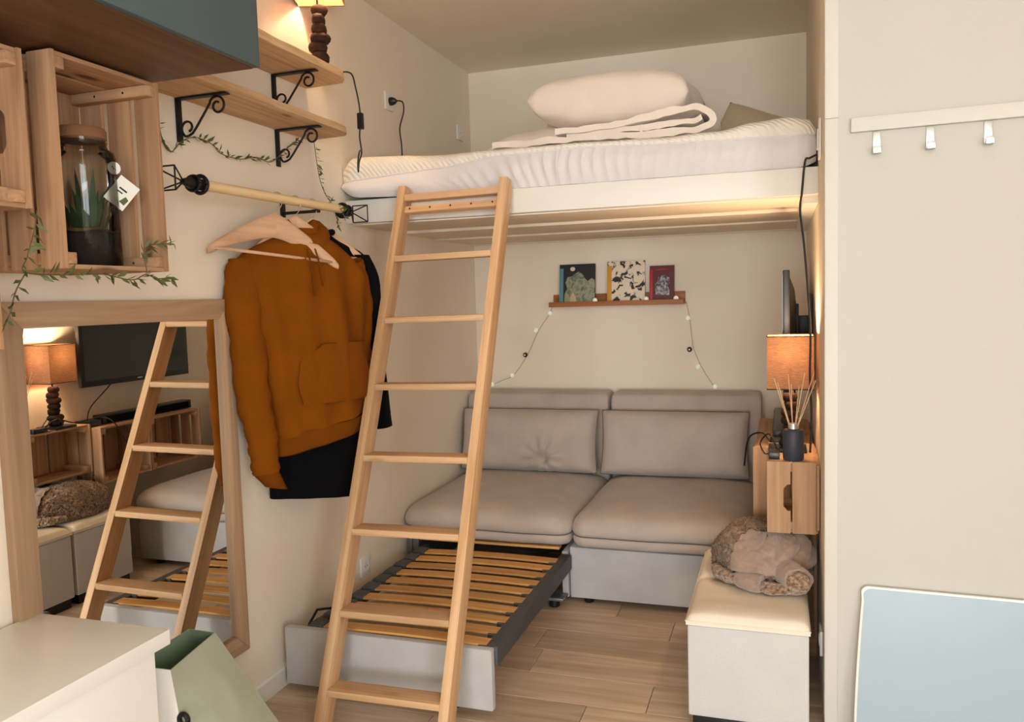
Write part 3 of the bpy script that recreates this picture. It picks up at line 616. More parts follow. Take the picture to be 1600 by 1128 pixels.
# terrarium
ter = thing('terrarium_jar', 'corked glass jar with small plants and soil inside the upright crate', 'terrarium', (0.135, 1.535, 1.4585 + 0.0005))
MB().lathe([(0.068, 0.0), (0.073, 0.004), (0.073, 0.25), (0.068, 0.268), (0.056, 0.276), (0.053, 0.285), (0.055, 0.297)], 32, caps=False).build('glass_wall', 'glass', ter, smooth=60)
MB().lathe([(0.0005, 0.002), (0.070, 0.002), (0.0705, 0.075), (0.045, 0.085), (0.0005, 0.09)], 28).build('soil', 'soil', ter)
mo = MB(); mo.grid(lambda u, v: ((0.01 + 0.058 * v) * math.cos(u * 6.283), (0.01 + 0.058 * v) * math.sin(u * 6.283), 0.094 - 0.012 * v + 0.014 * nz(u * 9, v * 4, 1)), 28, 6); mo.build('moss', 'moss', ter)
MB().lathe([(0.001, 0.29), (0.050, 0.294), (0.055, 0.299), (0.055, 0.318), (0.051, 0.324), (0.001, 0.324)], 28).build('cork_lid', 'cork', ter)
rn = random.Random(5)
for k in range(26):
    a = rn.uniform(0, 6.28); r0 = rn.uniform(0, 0.04); ln_ = rn.uniform(0.06, 0.15); sp = rn.uniform(0.1, 0.45); b0 = Vector((r0 * math.cos(a), r0 * math.sin(a), 0.085)); d = Vector((math.cos(a) * sp, math.sin(a) * sp, 1)).normalized(); sd = d.cross(Vector((0, 0, 1))).normalized()
    m = MB(); m.grid(lambda u, v: tuple(b0 + d * ln_ * u + Vector((d.x, d.y, 0)) * 0.03 * u * u + sd * (v - 0.5) * 0.016 * math.sin(math.pi * min(0.98, 0.12 + u * 0.86))), 6, 2)
    me = m.mesh('leaf', smooth=180); link('leaf', me, 'plant', ter)
tg = MB().box((0, -0.026, -0.034), (0.001, 0.026, 0.034)).build('paper_tag', 'paper', ter, loc=(0.066, 0.045, 0.175), rot=(0, R(8), R(34))); tg.rotation_euler = Euler((R(-38), R(4), R(-32)), 'XYZ')
MB().box((0.0012, -0.012, 0.006), (0.0018, 0.008, 0.010)).build('printed_line', 'ink', tg); MB().box((0.0012, -0.012, -0.002), (0.0018, 0.002, 0.001)).build('printed_line', 'ink', tg)
MB().prism([(0.006, -0.02), (0.02, -0.022), (0.022, -0.006), (0.012, -0.002)], 0, 0.0012, 0.0018).build('printed_leaf', 'leaf', tg)
st = MB().lathe([(0.015, 0), (0.015, 0.001)], 20).build('round_sticker', 'paper', ter, loc=(0.062, 0.030, 0.232), rot=(0, R(90), R(-25)))
for q in ((0.004, 0.003), (-0.003, -0.004), (0.001, -0.001)): MB().box((q[0] - 0.002, q[1] - 0.001, 0.001), (q[0] + 0.002, q[1] + 0.001, 0.0016)).build('printed_mark', 'ink', st)

# ------------------------------------------------------------------ blue wall cabinet and shelves
cb = thing('wall_cabinet', 'grey blue wall cabinet with walnut underside at the top left', 'cabinet', (0.26, 1.2, 1.913)); oc = (0.26, 1.2, 1.913)
P((0.001, 0.60, 1.913), (0.518, 1.679, 1.931), 'bottom_panel', 'walnut_y', cb, oc)
P((0.001, 1.661, 1.9315), (0.518, 1.679, 2.40), 'side_panel', 'walnut_y', cb, oc); P((0.001, 0.60, 1.9315), (0.518, 0.618, 2.40), 'side_panel', 'walnut_y', cb, oc)
P((0.001, 0.60, 2.4005), (0.518, 1.679, 2.418), 'top_panel', 'walnut_y', cb, oc); P((0.001, 0.62, 1.933), (0.012, 1.659, 2.399), 'back_panel', 'walnut_y', cb, oc)
P((0.519, 0.60, 1.914), (0.537, 1.138, 2.418), 'door', 'blue_door', cb, oc); P((0.519, 1.141, 1.914), (0.537, 1.679, 2.418), 'door', 'blue_door', cb, oc)
def spiral(c, r0, r1, a0, turns, n=22):
    return [(c[0] + (r0 + (r1 - r0) * i / n) * math.cos(a0 + turns * 6.283 * i / n), 0, c[1] + (r0 + (r1 - r0) * i / n) * math.sin(a0 + turns * 6.283 * i / n)) for i in range(n + 1)]
def bracket(parent, y, zt, o):
    b = MB().box((0.001, -0.012, -0.128), (0.006, 0.012, 0)).build('bracket', 'black_metal', parent, 0.001, loc=(-o[0], y - o[1], zt - o[2]))
    MB().box((0.0065, -0.012, -0.005), (0.178, 0.012, 0)).build('bracket_arm', 'black_metal', b, 0.001)
    path = list(reversed(spiral((0.035, -0.088), 0.026, 0.010, R(-110), -0.9))) + [(0.05, 0, -0.105), (0.08, 0, -0.07), (0.115, 0, -0.026)] + spiral((0.142, -0.034), 0.029, 0.010, R(150), -1.25)
    MB().tube(spline(path, 2), 0.0036, 6).build('scroll', 'black_metal', b, smooth=180)
    return b
def live_board(name, y0, y1, z0, w, th, parent, o, seed):
    m = MB(); rs = []; n = 26
    for i in range(n + 1):
        y = y0 + (y1 - y0) * i / n; k = max(0, (y - (y1 - 0.07)) / 0.07); ww = w + 0.006 * nz(y * 9, seed, 0) - 0.035 * k * k
        rs.append([(0.001 - o[0], y - o[1], z0 - o[2]), (ww - o[0], y - o[1], z0 + 0.003 - o[2]), (ww - 0.004 + 0.003 * nz(y * 14, seed, 3) - o[0], y - o[1], z0 + th - o[2]), (0.001 - o[0], y - o[1], z0 + th - o[2])])
    return m.rings(rs).build(name, 'shelf_y', parent, 0.002, smooth=50)
us = thing('wall_shelf', 'upper rough pine shelf carrying the driftwood lamp', 'shelf', (0.1, 2.3, 2.165), group='rough pine shelves on scroll brackets'); o1 = (0.1, 2.3, 2.165)
live_board('board', 1.69, 2.735, 2.165, 0.197, 0.032, us, o1, 2); bracket(us, 2.525, 2.1645, o1)
ls = thing('wall_shelf', 'lower rough pine shelf with two scroll brackets above the clothes pole', 'shelf', (0.1, 2.2, 1.975), group='rough pine shelves on scroll brackets'); o2 = (0.1, 2.2, 1.975)
live_board('board', 1.69, 2.745, 1.975, 0.192, 0.028, ls, o2, 8); bracket(ls, 2.03, 1.9745, o2); bracket(ls, 2.53, 1.9745, o2)

# ------------------------------------------------------------------ lamps
def lamp(label, loc, rotz, watts, w, h, stack, plate, seed, shade_z):
    t = thing('table_lamp', label, 'lamp', loc, (0, 0, rotz), 'driftwood lamps'); rn = random.Random(seed); z = 0.0
    if plate: box('base_plate', (-0.075, -0.06, 0.0), (0.055, 0.06, 0.012), 'black_plastic', t, 0.003); z = 0.012
    n = 7; hh = (stack - z) / n
    for k in range(n):
        rx, ry = 0.034 * rn.uniform(0.8, 1.15) * (1 - 0.03 * k), 0.034 * rn.uniform(0.8, 1.15) * (1 - 0.03 * k); ox, oy = rn.uniform(-.005, .005), rn.uniform(-.005, .005); s0 = rn.uniform(0, 50); rs = []
        for zz, kk in ((0.0, 0.82), (0.18, 0.97), (0.5, 1.05), (0.82, 0.96), (1.0, 0.8)):
            rs.append([(ox + rx * kk * math.cos(a) * (1 + 0.22 * nz(math.cos(a) * 2 + s0, math.sin(a) * 2, zz)), oy + ry * kk * math.sin(a) * (1 + 0.22 * nz(math.cos(a) * 2 + s0, math.sin(a) * 2, zz)), z + hh * zz) for a in [i / 16 * 6.283 for i in range(16)]])
        MB().rings(rs).build('driftwood_piece', 'driftwood', t, smooth=60); z += hh * 0.995
    MB().tube([(0, 0, z - 0.01), (0, 0, shade_z + h * 0.35)], 0.004, 8).build('stem', 'black_metal', t)
    MB().lathe([(0.011, 0), (0.012, 0.03), (0.022, 0.055), (0.024, 0.07), (0.015, 0.088), (0.002, 0.094)], 16).build('bulb', 'bulb', t, loc=(0, 0, shade_z + h * 0.25), smooth=180)
    m = MB(); a = w / 2
    for (p, q) in (((-a, -a), (a, -a)), ((a, -a), (a, a)), ((a, a), (-a, a)), ((-a, a), (-a, -a))):
        d = Vector((q[0] - p[0], q[1] - p[1], 0)).normalized(); nn = Vector((d.y, -d.x, 0)) * 0.0008
        m.add([(p[0], p[1], shade_z), (q[0], q[1], shade_z), (q[0], q[1], shade_z + h), (p[0], p[1], shade_z + h)], [(0, 1, 2, 3)])
    m.build('shade', 'shade', t)
    for zz in (shade_z, shade_z + h): MB().tube([(-a, -a, zz), (a, -a, zz), (a, a, zz), (-a, a, zz), (-a, -a, zz)], 0.0018, 6).build('shade_rim', 'driftwood', t)
    MB().tube([(-a, 0, shade_z + h * 0.4), (a, 0, shade_z + h * 0.4)], 0.0015, 6).build('shade_spider', 'black_metal', t); MB().tube([(0, -a, shade_z + h * 0.4), (0, a, shade_z + h * 0.4)], 0.0015, 6).build('shade_spider', 'black_metal', t)
    l = bpy.data.lights.new('lamp_light', 'POINT'); l.energy = watts; l.color = LAMP_COL; l.shadow_soft_size = 0.03
    lo = bpy.data.objects.new('lamp_light', l); COL.objects.link(lo); lo.parent = t; lo.location = (0, 0, shade_z + h * 0.72)
    return t
lamp('lit driftwood lamp standing on the upper wall shelf', (0.108, 2.665, 2.1975), R(20), SHELF_LAMP_W, 0.17, 0.19, 0.235, False, 4, 0.262)
lamp('lit driftwood lamp with square brown shade on the right hand crate', (1.727, 3.05, 0.7855), 0, CRATE_LAMP_W, 0.155, 0.185, 0.205, True, 9, 0.226)

# ------------------------------------------------------------------ television, sound bar, diffuser
tv = thing('television', 'flat black television mounted on the right alcove wall', 'television', (1.72, 3.6, 0.965)); ot = (1.72, 3.6, 0.965)
P((1.703, 3.205, 0.965), (1.728, 3.99, 1.432), 'bezel', 'black_plastic', tv, ot, 0.004)
P((1.7015, 3.225, 0.995), (1.703, 3.97, 1.414), 'screen', 'screen', tv, ot, 0)
MB().rings([[(x - ot[0], ot[1] - ot[1] + sy * hw, 1.19 + sz * hh - ot[2]) for sy, sz in ((-1, -1), (1, -1), (1, 1), (-1, 1))] for x, hw, hh in ((1.7285, 0.38, 0.215), (1.745, 0.33, 0.17), (1.752, 0.25, 0.12))]).build('rear_shell', 'black_plastic', tv, 0.006)
P((1.752, 3.50, 1.12), (1.765, 3.70, 1.30), 'mount_plate', 'black_metal', tv, ot)
P((1.765, 3.56, 1.17), (1.806, 3.66, 1.25), 'mount_arm', 'black_metal', tv, ot); P((1.806, 3.52, 1.10), (1.819, 3.70, 1.34), 'wall_plate', 'black_metal', tv, ot)
MB().box((-0.0006, -0.018, -0.003), (0, 0.018, 0.003)).build('badge', 'brushed', tv, loc=(1.7030 - ot[0], 0, 0.982 - ot[2]))
sb = thing('sound_bar', 'long black sound bar lying on the crates under the television', 'sound bar', (1.70, 3.62, 0.7657))
box('body', (-0.035, -0.335, 0.0), (0.035, 0.33, 0.05), 'black_plastic', sb, 0.008); box('grille', (-0.0365, -0.31, 0.008), (-0.035, 0.305, 0.042), 'black_cloth', sb, 0)
bx = thing('media_box', 'small black media box beside the crate lamp', 'media box', (1.70, 3.215, 0.7655))
box('body', (-0.045, -0.026, 0), (0.05, 0.05, 0.032), 'black_plastic', bx, 0.003); box('port_strip', (-0.046, -0.015, 0.01), (-0.045, 0.04, 0.018), 'grey_plastic', bx, 0)
df = thing('reed_diffuser', 'dark slate reed diffuser with rattan sticks on the small crate', 'diffuser', (1.735, 2.868, 0.7855))
MB().lathe([(0.001, 0.0), (0.030, 0.0), (0.034, 0.006), (0.0345, 0.095), (0.031, 0.103), (0.016, 0.106), (0.016, 0.112), (0.001, 0.112)], 28).build('bottle', 'navy', df)
MB().lathe([(0.0165, 0.106), (0.0165, 0.124), (0.012, 0.125), (0.012, 0.106)], 20).build('collar', 'brushed', df)
rn = random.Random(2)
for k in range(9):
    a = k / 9 * 6.28; e = 0.055 + rn.uniform(-0.015, 0.02); hgt = 0.27 + rn.uniform(-0.03, 0.03)
    MB().tube([(0.004 * math.cos(a), 0.004 * math.sin(a), 0.085), (e * math.cos(a + 0.4), e * math.sin(a + 0.4), hgt)], 0.0017, 6).build('reed', 'reed', df)
pw = thing('power_strip', 'black power plug block on the crate beside the diffuser', 'power strip', (1.685, 2.905, 0.7855))
box('body', (-0.03, -0.04, 0.0), (0.006, 0.04, 0.022), 'black_plastic', pw, 0.003)
MB().tube(spline([(0, 0.04, 0.012), (-0.02, 0.10, 0.05), (-0.03, 0.2, 0.02), (-0.06, 0.32, 0.03), (-0.11, 0.36, 0.0), (-0.13, 0.42, -0.12)], 6), 0.0035, 6).build('lead', 'cord', pw, smooth=180)
MB().tube(spline([(0, 0.03, 0.02), (-0.03, 0.06, 0.07), (-0.06, 0.1, 0.03), (-0.045, 0.04, 0.005), (-0.03, 0.0, 0.012)], 6), 0.0025, 6).build('lead', 'cord', pw, smooth=180)
for k, pts in enumerate(([(1.74, 3.55, 1.14), (1.745, 3.45, 0.98), (1.75, 3.30, 0.86), (1.72, 3.24, 0.80)], [(1.75, 3.75, 1.14), (1.75, 3.80, 0.95), (1.76, 3.72, 0.86), (1.75, 3.62, 0.82)])):
    c = MB().tube(spline(pts, 8), 0.003, 6).build('television_cable', 'cord', None, smooth=180); tag(c, ('black cable looping from the television to the media box', 'black cable hanging from the television to the sound bar')[k], 'cable')
cc = MB().tube(spline([(1.815, 2.985, 1.812), (1.79, 2.975, 1.80), (1.776, 2.975, 1.79), (1.766, 2.975, 1.69), (1.76, 2.975, 1.625), (1.772, 2.975, 1.515), (1.784, 2.972, 1.36), (1.792, 2.955, 1.21), (1.79, 2.945, 1.06), (1.795, 2.94, 0.92), (1.79, 2.93, 0.80)], 8), 0.004, 6).build('wall_cable', 'cord', None, smooth=180); tag(cc, 'long black cable hanging from the loft mattress down past the lamp', 'cable')

# ------------------------------------------------------------------ poufs and throw
def pouf(label, y0):
    t = thing('storage_pouf', label, 'pouf', (1.596, y0 + 0.17, 0), group='ivory storage poufs'); a = 0.177; d = 0.168
    box('base_strip', (-a + 0.012, -d + 0.012, 0.0), (a - 0.012, d - 0.012, 0.045), 'black_plastic', t, 0.003)
    box('body', (-a, -d, 0.046), (a, d, 0.335), 'pouf_cloth', t, 0.007, 3)
    def f(u, v):
        p, q = 2 * u - 1, 2 * v - 1; k = max(0, (1 - abs(p) ** 7) * (1 - abs(q) ** 7)) ** 0.35
        return (p * (a + 0.004), q * (d + 0.004), 0.348 + 0.032 * k + 0.002 * nz(p * 3, q * 3, y0))
    m = MB(); m.grid(f, 40, 40); m.grid(lambda u, v: ((2 * u - 1) * (a + 0.004), (2 * v - 1) * (d + 0.004), 0.337), 40, 40)
    for s_ in (0, 1):
        m.grid(lambda u, v: ((2 * u - 1) * (a + 0.004), (2 * s_ - 1) * (d + 0.004), 0.337 + 0.011 * v), 40, 1); m.grid(lambda u, v: ((2 * s_ - 1) * (a + 0.004), (2 * u - 1) * (d + 0.004), 0.337 + 0.011 * v), 40, 1)
    m.build('lid', 'leather', t, smooth=50)
    MB().tube([(-a - .004, -d - .004, 0.349), (a + .004, -d - .004, 0.349), (a + .004, d + .004, 0.349), (-a - .004, d + .004, 0.349), (-a - .004, -d - .004, 0.349)], 0.0025, 6).build('lid_piping', 'leather', t)
    return t
pouf('ivory storage pouf nearest the camera with bare lid', 2.478); pouf('ivory storage pouf behind, half covered by the fleece throw', 2.832)
th = thing('fleece_throw', 'crumpled taupe throw with curly fleece side on the poufs', 'throw', (1.64, 2.93, 0.382))
def mound(u, v):
    a = u * 6.2832; e = v * math.pi / 2; rx, ry, h = 0.172, 0.25, 0.145
    n1 = 0.14 * nz(math.cos(a) * 2, math.sin(a) * 2, v * 2 + 4); x = rx * math.cos(e) ** 0.7 * math.cos(a) * (1 + n1); y = ry * math.cos(e) ** 0.7 * math.sin(a) * (1 + n1)
    return Vector((min(x - 0.008, 0.168), y + 0.03, max(0.001, h * math.sin(e) ** 0.75 * (1 + 0.14 * nz(x * 9, y * 9, 1)))))
MB().grid(lambda u, v: tuple(mound(u, v)), 100, 36).build('sherpa_side', 'sherpa', th, smooth=180)
rn = random.Random(11); cu = MB()
for k in range(5200):
    u, v = rn.random(), rn.random() ** 1.3 * 0.97
    p = mound(u, v); nn = ((mound(u + 0.004, v) - p).cross(mound(u, v + 0.01) - p)).normalized()
    if nn.dot(p - Vector((0, 0.03, 0))) < 0: nn = -nn
    t1 = nn.orthogonal().normalized(); t1 = Matrix.Rotation(rn.uniform(0, 6.28), 3, nn) @ t1; t2 = nn.cross(t1); r = rn.uniform(0.004, 0.009)
    if p.x > 0.15: continue
    cu.add([p + t1 * r * 0.5, p - t1 * r * 0.25 + t2 * r * 0.43, p - t1 * r * 0.25 - t2 * r * 0.43, p + nn * r * 1.0 + t1 * r * rn.uniform(-0.6, 0.6)], [(0, 1, 3), (1, 2, 3), (2, 0, 3)])
q = cu.build('fleece_curls', 'sherpa', th, smooth=180); q['kind'] = 'stuff'
def lin(u, v):   # smooth lining spilling over the near side in pleats
    a = R(236) + u * R(112); e = R(14) + v * R(62); rx, ry, h = 0.176, 0.262, 0.150
    ph = u * 3.6 - 1.5 * v + 1.1 * nz(u * 2.2 + 3, v * 1.6, 5); pl_ = abs(math.sin(ph * math.pi)); am = 0.6 + 0.8 * nz(u * 2.5, v * 2, 8)
    fold = (0.026 * pl_ ** 0.55 - 0.014) * am * math.sin(math.pi * min(1, v * 0.75 + 0.18)) + 0.008 * nz(u * 7, v * 5, 0) + 0.004 * nz(u * 16, v * 12, 2)
    x = rx * math.cos(e) ** 0.7 * math.cos(a); y = ry * math.cos(e) ** 0.7 * math.sin(a); d = Vector((x / rx, y / ry, 0.8 * math.sin(e))).normalized()
    p = Vector((x + 0.015 * u - 0.012, y + 0.03, h * math.sin(e) ** 0.75)) + d * (fold + 0.006)
    return (min(p.x, 0.169), p.y, max(0.004, p.z))
MB().grid(lin, 160, 40).build('lining_side', 'lining', th, smooth=180)
def roll_(name, mat, pts, rad, seed, sq=1.0):
    c = spline(pts, 8); rs = []
    for i, p in enumerate(c):
        t = (c[min(i + 1, len(c) - 1)] - c[max(i - 1, 0)]).normalized(); a = Vector((0, 0, 1)); b = t.cross(a).normalized(); q = i / (len(c) - 1); r = lerp_tab(rad, q)
        rs.append([p + (b * math.cos(w) * r + a * math.sin(w) * r * sq) * (1 + 0.18 * nz(math.cos(w) * 1.5 + seed, math.sin(w) * 1.5, q * 6)) for w in [k / 18 * 6.283 for k in range(18)]])
    return MB().rings([[(min(p.x, 0.17), p.y, max(p.z, 0.0015)) for p in r] for r in rs]).build(name, mat, th, smooth=60)
roll_('rolled_hem', 'lining', [(-0.10, -0.19, 0.03), (-0.05, -0.235, 0.03), (-0.005, -0.252, 0.03)], [(0, 0.012), (0.4, 0.032), (1, 0.034)], 1, 0.85)
roll_('rolled_hem', 'sherpa', [(-0.16, -0.08, 0.02), (-0.135, -0.16, 0.024), (-0.085, -0.215, 0.026)], [(0, 0.018), (0.5, 0.026), (1, 0.02)], 4, 0.8)
roll_('rolled_hem', 'sherpa', [(-0.02, -0.235, 0.022), (0.03, -0.262, 0.022), (0.10, -0.262, 0.02)], [(0, 0.016), (0.4, 0.025), (1, 0.012)], 6, 0.85)
roll_('rolled_end', 'lining', [(0.04, -0.12, 0.055), (0.08, -0.20, 0.052), (0.105, -0.262, 0.05)], [(0, 0.04), (0.6, 0.05), (1, 0.047)], 8, 0.95)
roll_('rolled_core', 'sherpa', [(0.085, -0.22, 0.054), (0.104, -0.266, 0.052), (0.106, -0.27, 0.052)], [(0, 0.034), (0.8, 0.036), (1, 0.02)], 9, 0.95)

# ------------------------------------------------------------------ hook rail, sockets, leaning table top
pm_ = Matrix.Translation((RX, 2.55, 0)) @ Matrix.Rotation(PA, 4, 'Z')
hk = thing('coat_hook_rail', 'white coat rail with square steel hooks on the white wall', 'coat rail', pm_ @ Vector((0.4, -0.001, 1.8)), (0, 0, PA))
box('board', (-0.332, -0.017, -0.004), (0.75, 0, 0.036), 'rail_white', hk, 0.002)
for x in (-0.265, -0.13, 0.01, 0.15):
    b = box('hook', (x - 0.010, -0.003, -0.066), (x + 0.010, -0.0005, -0.004), 'brushed', hk, 0.0008)
    box('hook_foot', (x - 0.010, -0.032, -0.069), (x + 0.010, -0.0035, -0.0635), 'brushed', b, 0.001); box('hook_tip', (x - 0.010, -0.035, -0.069), (x + 0.010, -0.0322, -0.050), 'brushed', b, 0.001)
pts = []
Wp, Hp = 0.9, 0.49
out = [(-0.02, 0.0)]
for k in range(9): out.append((-0.02 + 0.022 * (k / 8) ** 1.6, 0.02 + (Hp - 0.06) * k / 8))
for k in range(1, 7): a = R(180 - 15 * k); out.append((0.022 + 0.022 * math.cos(a), Hp - 0.022 + 0.022 * math.sin(a)))
for k in range(7): a = R(90 - 15 * k); out.append((Wp - 0.022 + 0.022 * math.cos(a), Hp - 0.022 + 0.022 * math.sin(a)))
out += [(Wp, 0.0)]
tt = thing('leaning_board', 'pale blue board with white edge leaning against the white wall', 'board', pm_ @ Vector((0.098, -0.075, 0.0)), Euler((R(-7), 0, PA), 'XYZ'))
MB().prism(out, 1, -0.009, 0.009).build('edge_band', 'white_lacquer', tt, 0.003)
cx0, cz0 = Wp / 2, Hp / 2
MB().prism([(cx0 + (x - cx0) * 0.985, cz0 + (z - cz0) * 0.975) for x, z in out], 1, -0.0102, -0.0091).build('blue_face', 'pale_blue', tt)
def socket(label, loc, rot, plug=False, holes=True):
    t = thing('wall_socket', label, 'socket', loc, rot, None)
    MB().box((-0.04, -0.04, 0), (0.04, 0.04, 0.009)).build('plate', 'socket', t, 0.003)
    MB().lathe([(0.022, 0.0091), (0.022, 0.0105), (0.019, 0.0105), (0.019, 0.0093)], 24).build('ring', 'socket', t)
    if holes:
        for s_ in (-1, 1): MB().lathe([(0.0028, 0.0092), (0.0028, 0.0096)], 10).build('pin_hole', 'ink', t, loc=(s_ * 0.0095, 0, 0))
    if plug:
        MB().lathe([(0.018, 0.0107), (0.019, 0.02), (0.014, 0.034), (0.006, 0.044)], 18).build('plug', 'black_plastic', t)
    return t
LW = (R(90), 0, R(90))
socket('white wall socket with black plug above the loft mattress', (0.001, 3.42, 2.265), LW, True)
socket('empty white wall socket near the loft back corner', (0.001, 4.28, 2.28), LW)
socket('low white wall socket behind the pulled out slats', (0.001, 3.02, 0.235), LW)
socket('white wall socket low on the right wall beside the pouf', (1.819, 2.70, 0.24), (R(90), 0, R(-90)))
sw = thing('light_switch', 'white switch plate at the right end of the loft platform', 'switch', (1.819, 2.80, 1.83), (R(90), 0, R(-90))); MB().box((-0.04, -0.06, 0), (0.04, 0.06, 0.008)).build('plate', 'socket', sw, 0.003); MB().box((-0.025, -0.03, 0.0082), (0.025, 0.03, 0.012)).build('rocker', 'socket', sw, 0.002)
c = MB().tube(spline([(0.045, 3.42, 2.265), (0.062, 3.445, 2.262), (0.06, 3.455, 2.22), (0.045, 3.44, 2.146), (0.04, 3.462, 2.08), (0.05, 3.445, 2.0), (0.06, 3.43, 1.962)], 8), 0.0032, 6).build('plug_cord', 'cord', None, smooth=180); tag(c, 'black cord hanging from the plugged socket to the mattress', 'cord')
c = thing('lamp_cord', 'black lamp cord with inline switch hanging off the upper shelf', 'cord', (0.12, 2.9, 2.05)); oo = Vector((0.12, 2.9, 2.05))
MB().tube([p - oo for p in spline([(0.14, 2.68, 2.2015), (0.15, 2.72, 2.204), (0.17, 2.75, 2.212), (0.178, 2.775, 2.205), (0.18, 2.79, 2.17), (0.18, 2.813, 2.11), (0.18, 2.82, 2.05), (0.18, 2.808, 1.985), (0.178, 2.822, 1.93), (0.178, 2.80, 1.89), (0.18, 2.786, 1.85), (0.182, 2.782, 1.885), (0.186, 2.79, 1.925), (0.18, 2.815, 1.935)], 8)], 0.003, 6).build('lead', 'cord', c, smooth=180)
MB().box((-0.011, -0.010, -0.031), (0.011, 0.010, 0.031)).build('inline_switch', 'black_plastic', c, 0.005, loc=Vector((0.18, 2.82, 2.045)) - oo)

# ------------------------------------------------------------------ clothes pole
pl = thing('clothes_pole', 'beech clothes pole with black wire finials along the left wall', 'pole', (0.14, 2.35, 1.702))
MB().tube([(0, -0.40, 0), (0, 0.36, 0.004)], 0.0155, 20).build('pole', 'pole_y', pl)
def finial(sy, y0):
    f = MB(); f.tube([(0, y0, 0), (0, y0 + sy * 0.05, 0)], 0.0165, 20); k = f.build('finial_collar', 'black_metal', pl)
    MB().tube([(0.024 * math.cos(a), y0 + sy * 0.012, 0.024 * math.sin(a)) for a in [i / 24 * 6.283 for i in range(25)]], 0.006, 8).build('ring', 'black_metal', k, smooth=180)
    MB().tube([(0.024 * math.cos(a), y0 + sy * 0.042, 0.020 * math.sin(a)) for a in [i / 24 * 6.283 for i in range(25)]], 0.005, 8).build('ring', 'black_metal', k, smooth=180)
    MB().lathe([(0.017, 0), (0.012, 0.02), (0.008, 0.035)], 14).build('neck', 'black_metal', k, loc=(0, y0 + sy * 0.05, 0), rot=(R(-90 * sy), 0, 0))
    y1, y2 = y0 + sy * 0.08, y0 + sy * 0.15; cs = [(-0.032, -0.032), (0.032, -0.032), (0.032, 0.032), (-0.032, 0.032)]
    for i in range(4):
        a, b = cs[i], cs[(i + 1) % 4]
        MB().tube([(0, y1, 0), (a[0], y2, a[1])], 0.0024, 6).build('finial_wire', 'black_metal', k); MB().tube([(a[0], y2, a[1]), (b[0], y2, b[1])], 0.0024, 6).build('finial_wire', 'black_metal', k)
finial(-1, -0.40); finial(1, 0.36)
b = MB().box((-0.139, -0.012, -0.035), (-0.131, 0.012, 0.02)).build('wall_bracket', 'black_metal', pl, 0.002, loc=(0, 0.19, 0.002))
MB().box((-0.131, -0.008, -0.026), (0.0, 0.008, -0.0165)).build('bracket_arm', 'black_metal', b, 0.002); MB().box((-0.012, -0.012, -0.026), (0.012, 0.012, -0.0155)).build('cradle', 'black_metal', b, 0.003)

# ------------------------------------------------------------------ hangers and clothes
def hanger(label, y, rz, ry, drop=0.0, sc=1.0):
    t = thing('coat_hanger', label, 'hanger', (0.14, y, 1.7), (0, R(ry), R(rz)), 'wooden coat hangers')
    hk_ = [(0.0, 0, -0.075 - drop), (0.0, 0, -0.045)] + [(0.021 * math.sin(a), 0, 0.0035 + -0.021 * math.cos(a)) for a in [R(x) for x in range(10, 250, 20)]]
    hk_ = [(0, 0, -0.08 - drop), (0, 0, -0.045), (0.012, 0, -0.03), (0.0195, 0, -0.008), (0.0195, 0, 0.006), (0.012, 0, 0.0185), (0.0, 0, 0.0225), (-0.012, 0, 0.018), (-0.0195, 0, 0.006), (-0.0195, 0, -0.006)]
    MB().tube(spline(hk_, 4), 0.0016, 6).build('hook', 'chrome', t, smooth=180)
    for s_ in (-1, 1):
        rs = []
        for i in range(15):
            q = i / 14; x = s_ * (0.0 + 0.222 * sc * q); zc = -0.085 - drop - 0.105 * q ** 1.25 - 0.006 * q ** 6; hh = 0.030 * (1 - q) ** 1.2 + 0.011 + 0.004 * q; yy = -0.020 * q * q; dd = 0.0065 + 0.004 * (1 - q)
            if i == 14: hh *= 0.6
            rs.append([(x, yy + dd * math.cos(b), zc + hh * math.sin(b)) for b in [k / 12 * 6.283 for k in range(12)]])
        MB().rings(rs).build('arm', 'hanger_x', t, smooth=60)
    MB().tube([(-0.2 * sc, -0.018, -0.183 - drop), (0.2 * sc, -0.018, -0.183 - drop)], 0.0055, 10).build('trouser_bar', 'hanger_x', t, smooth=180)
    return t
hanger('empty beech coat hanger in front of the mustard hoodie', 2.305, 58, 6.2)
hanger('beech coat hanger inside the mustard hoodie', 2.41, 58, 0, 0.0, 0.84)
hanger('beech coat hanger holding the black shirt', 2.515, 58, 0, 0.0, 0.86)

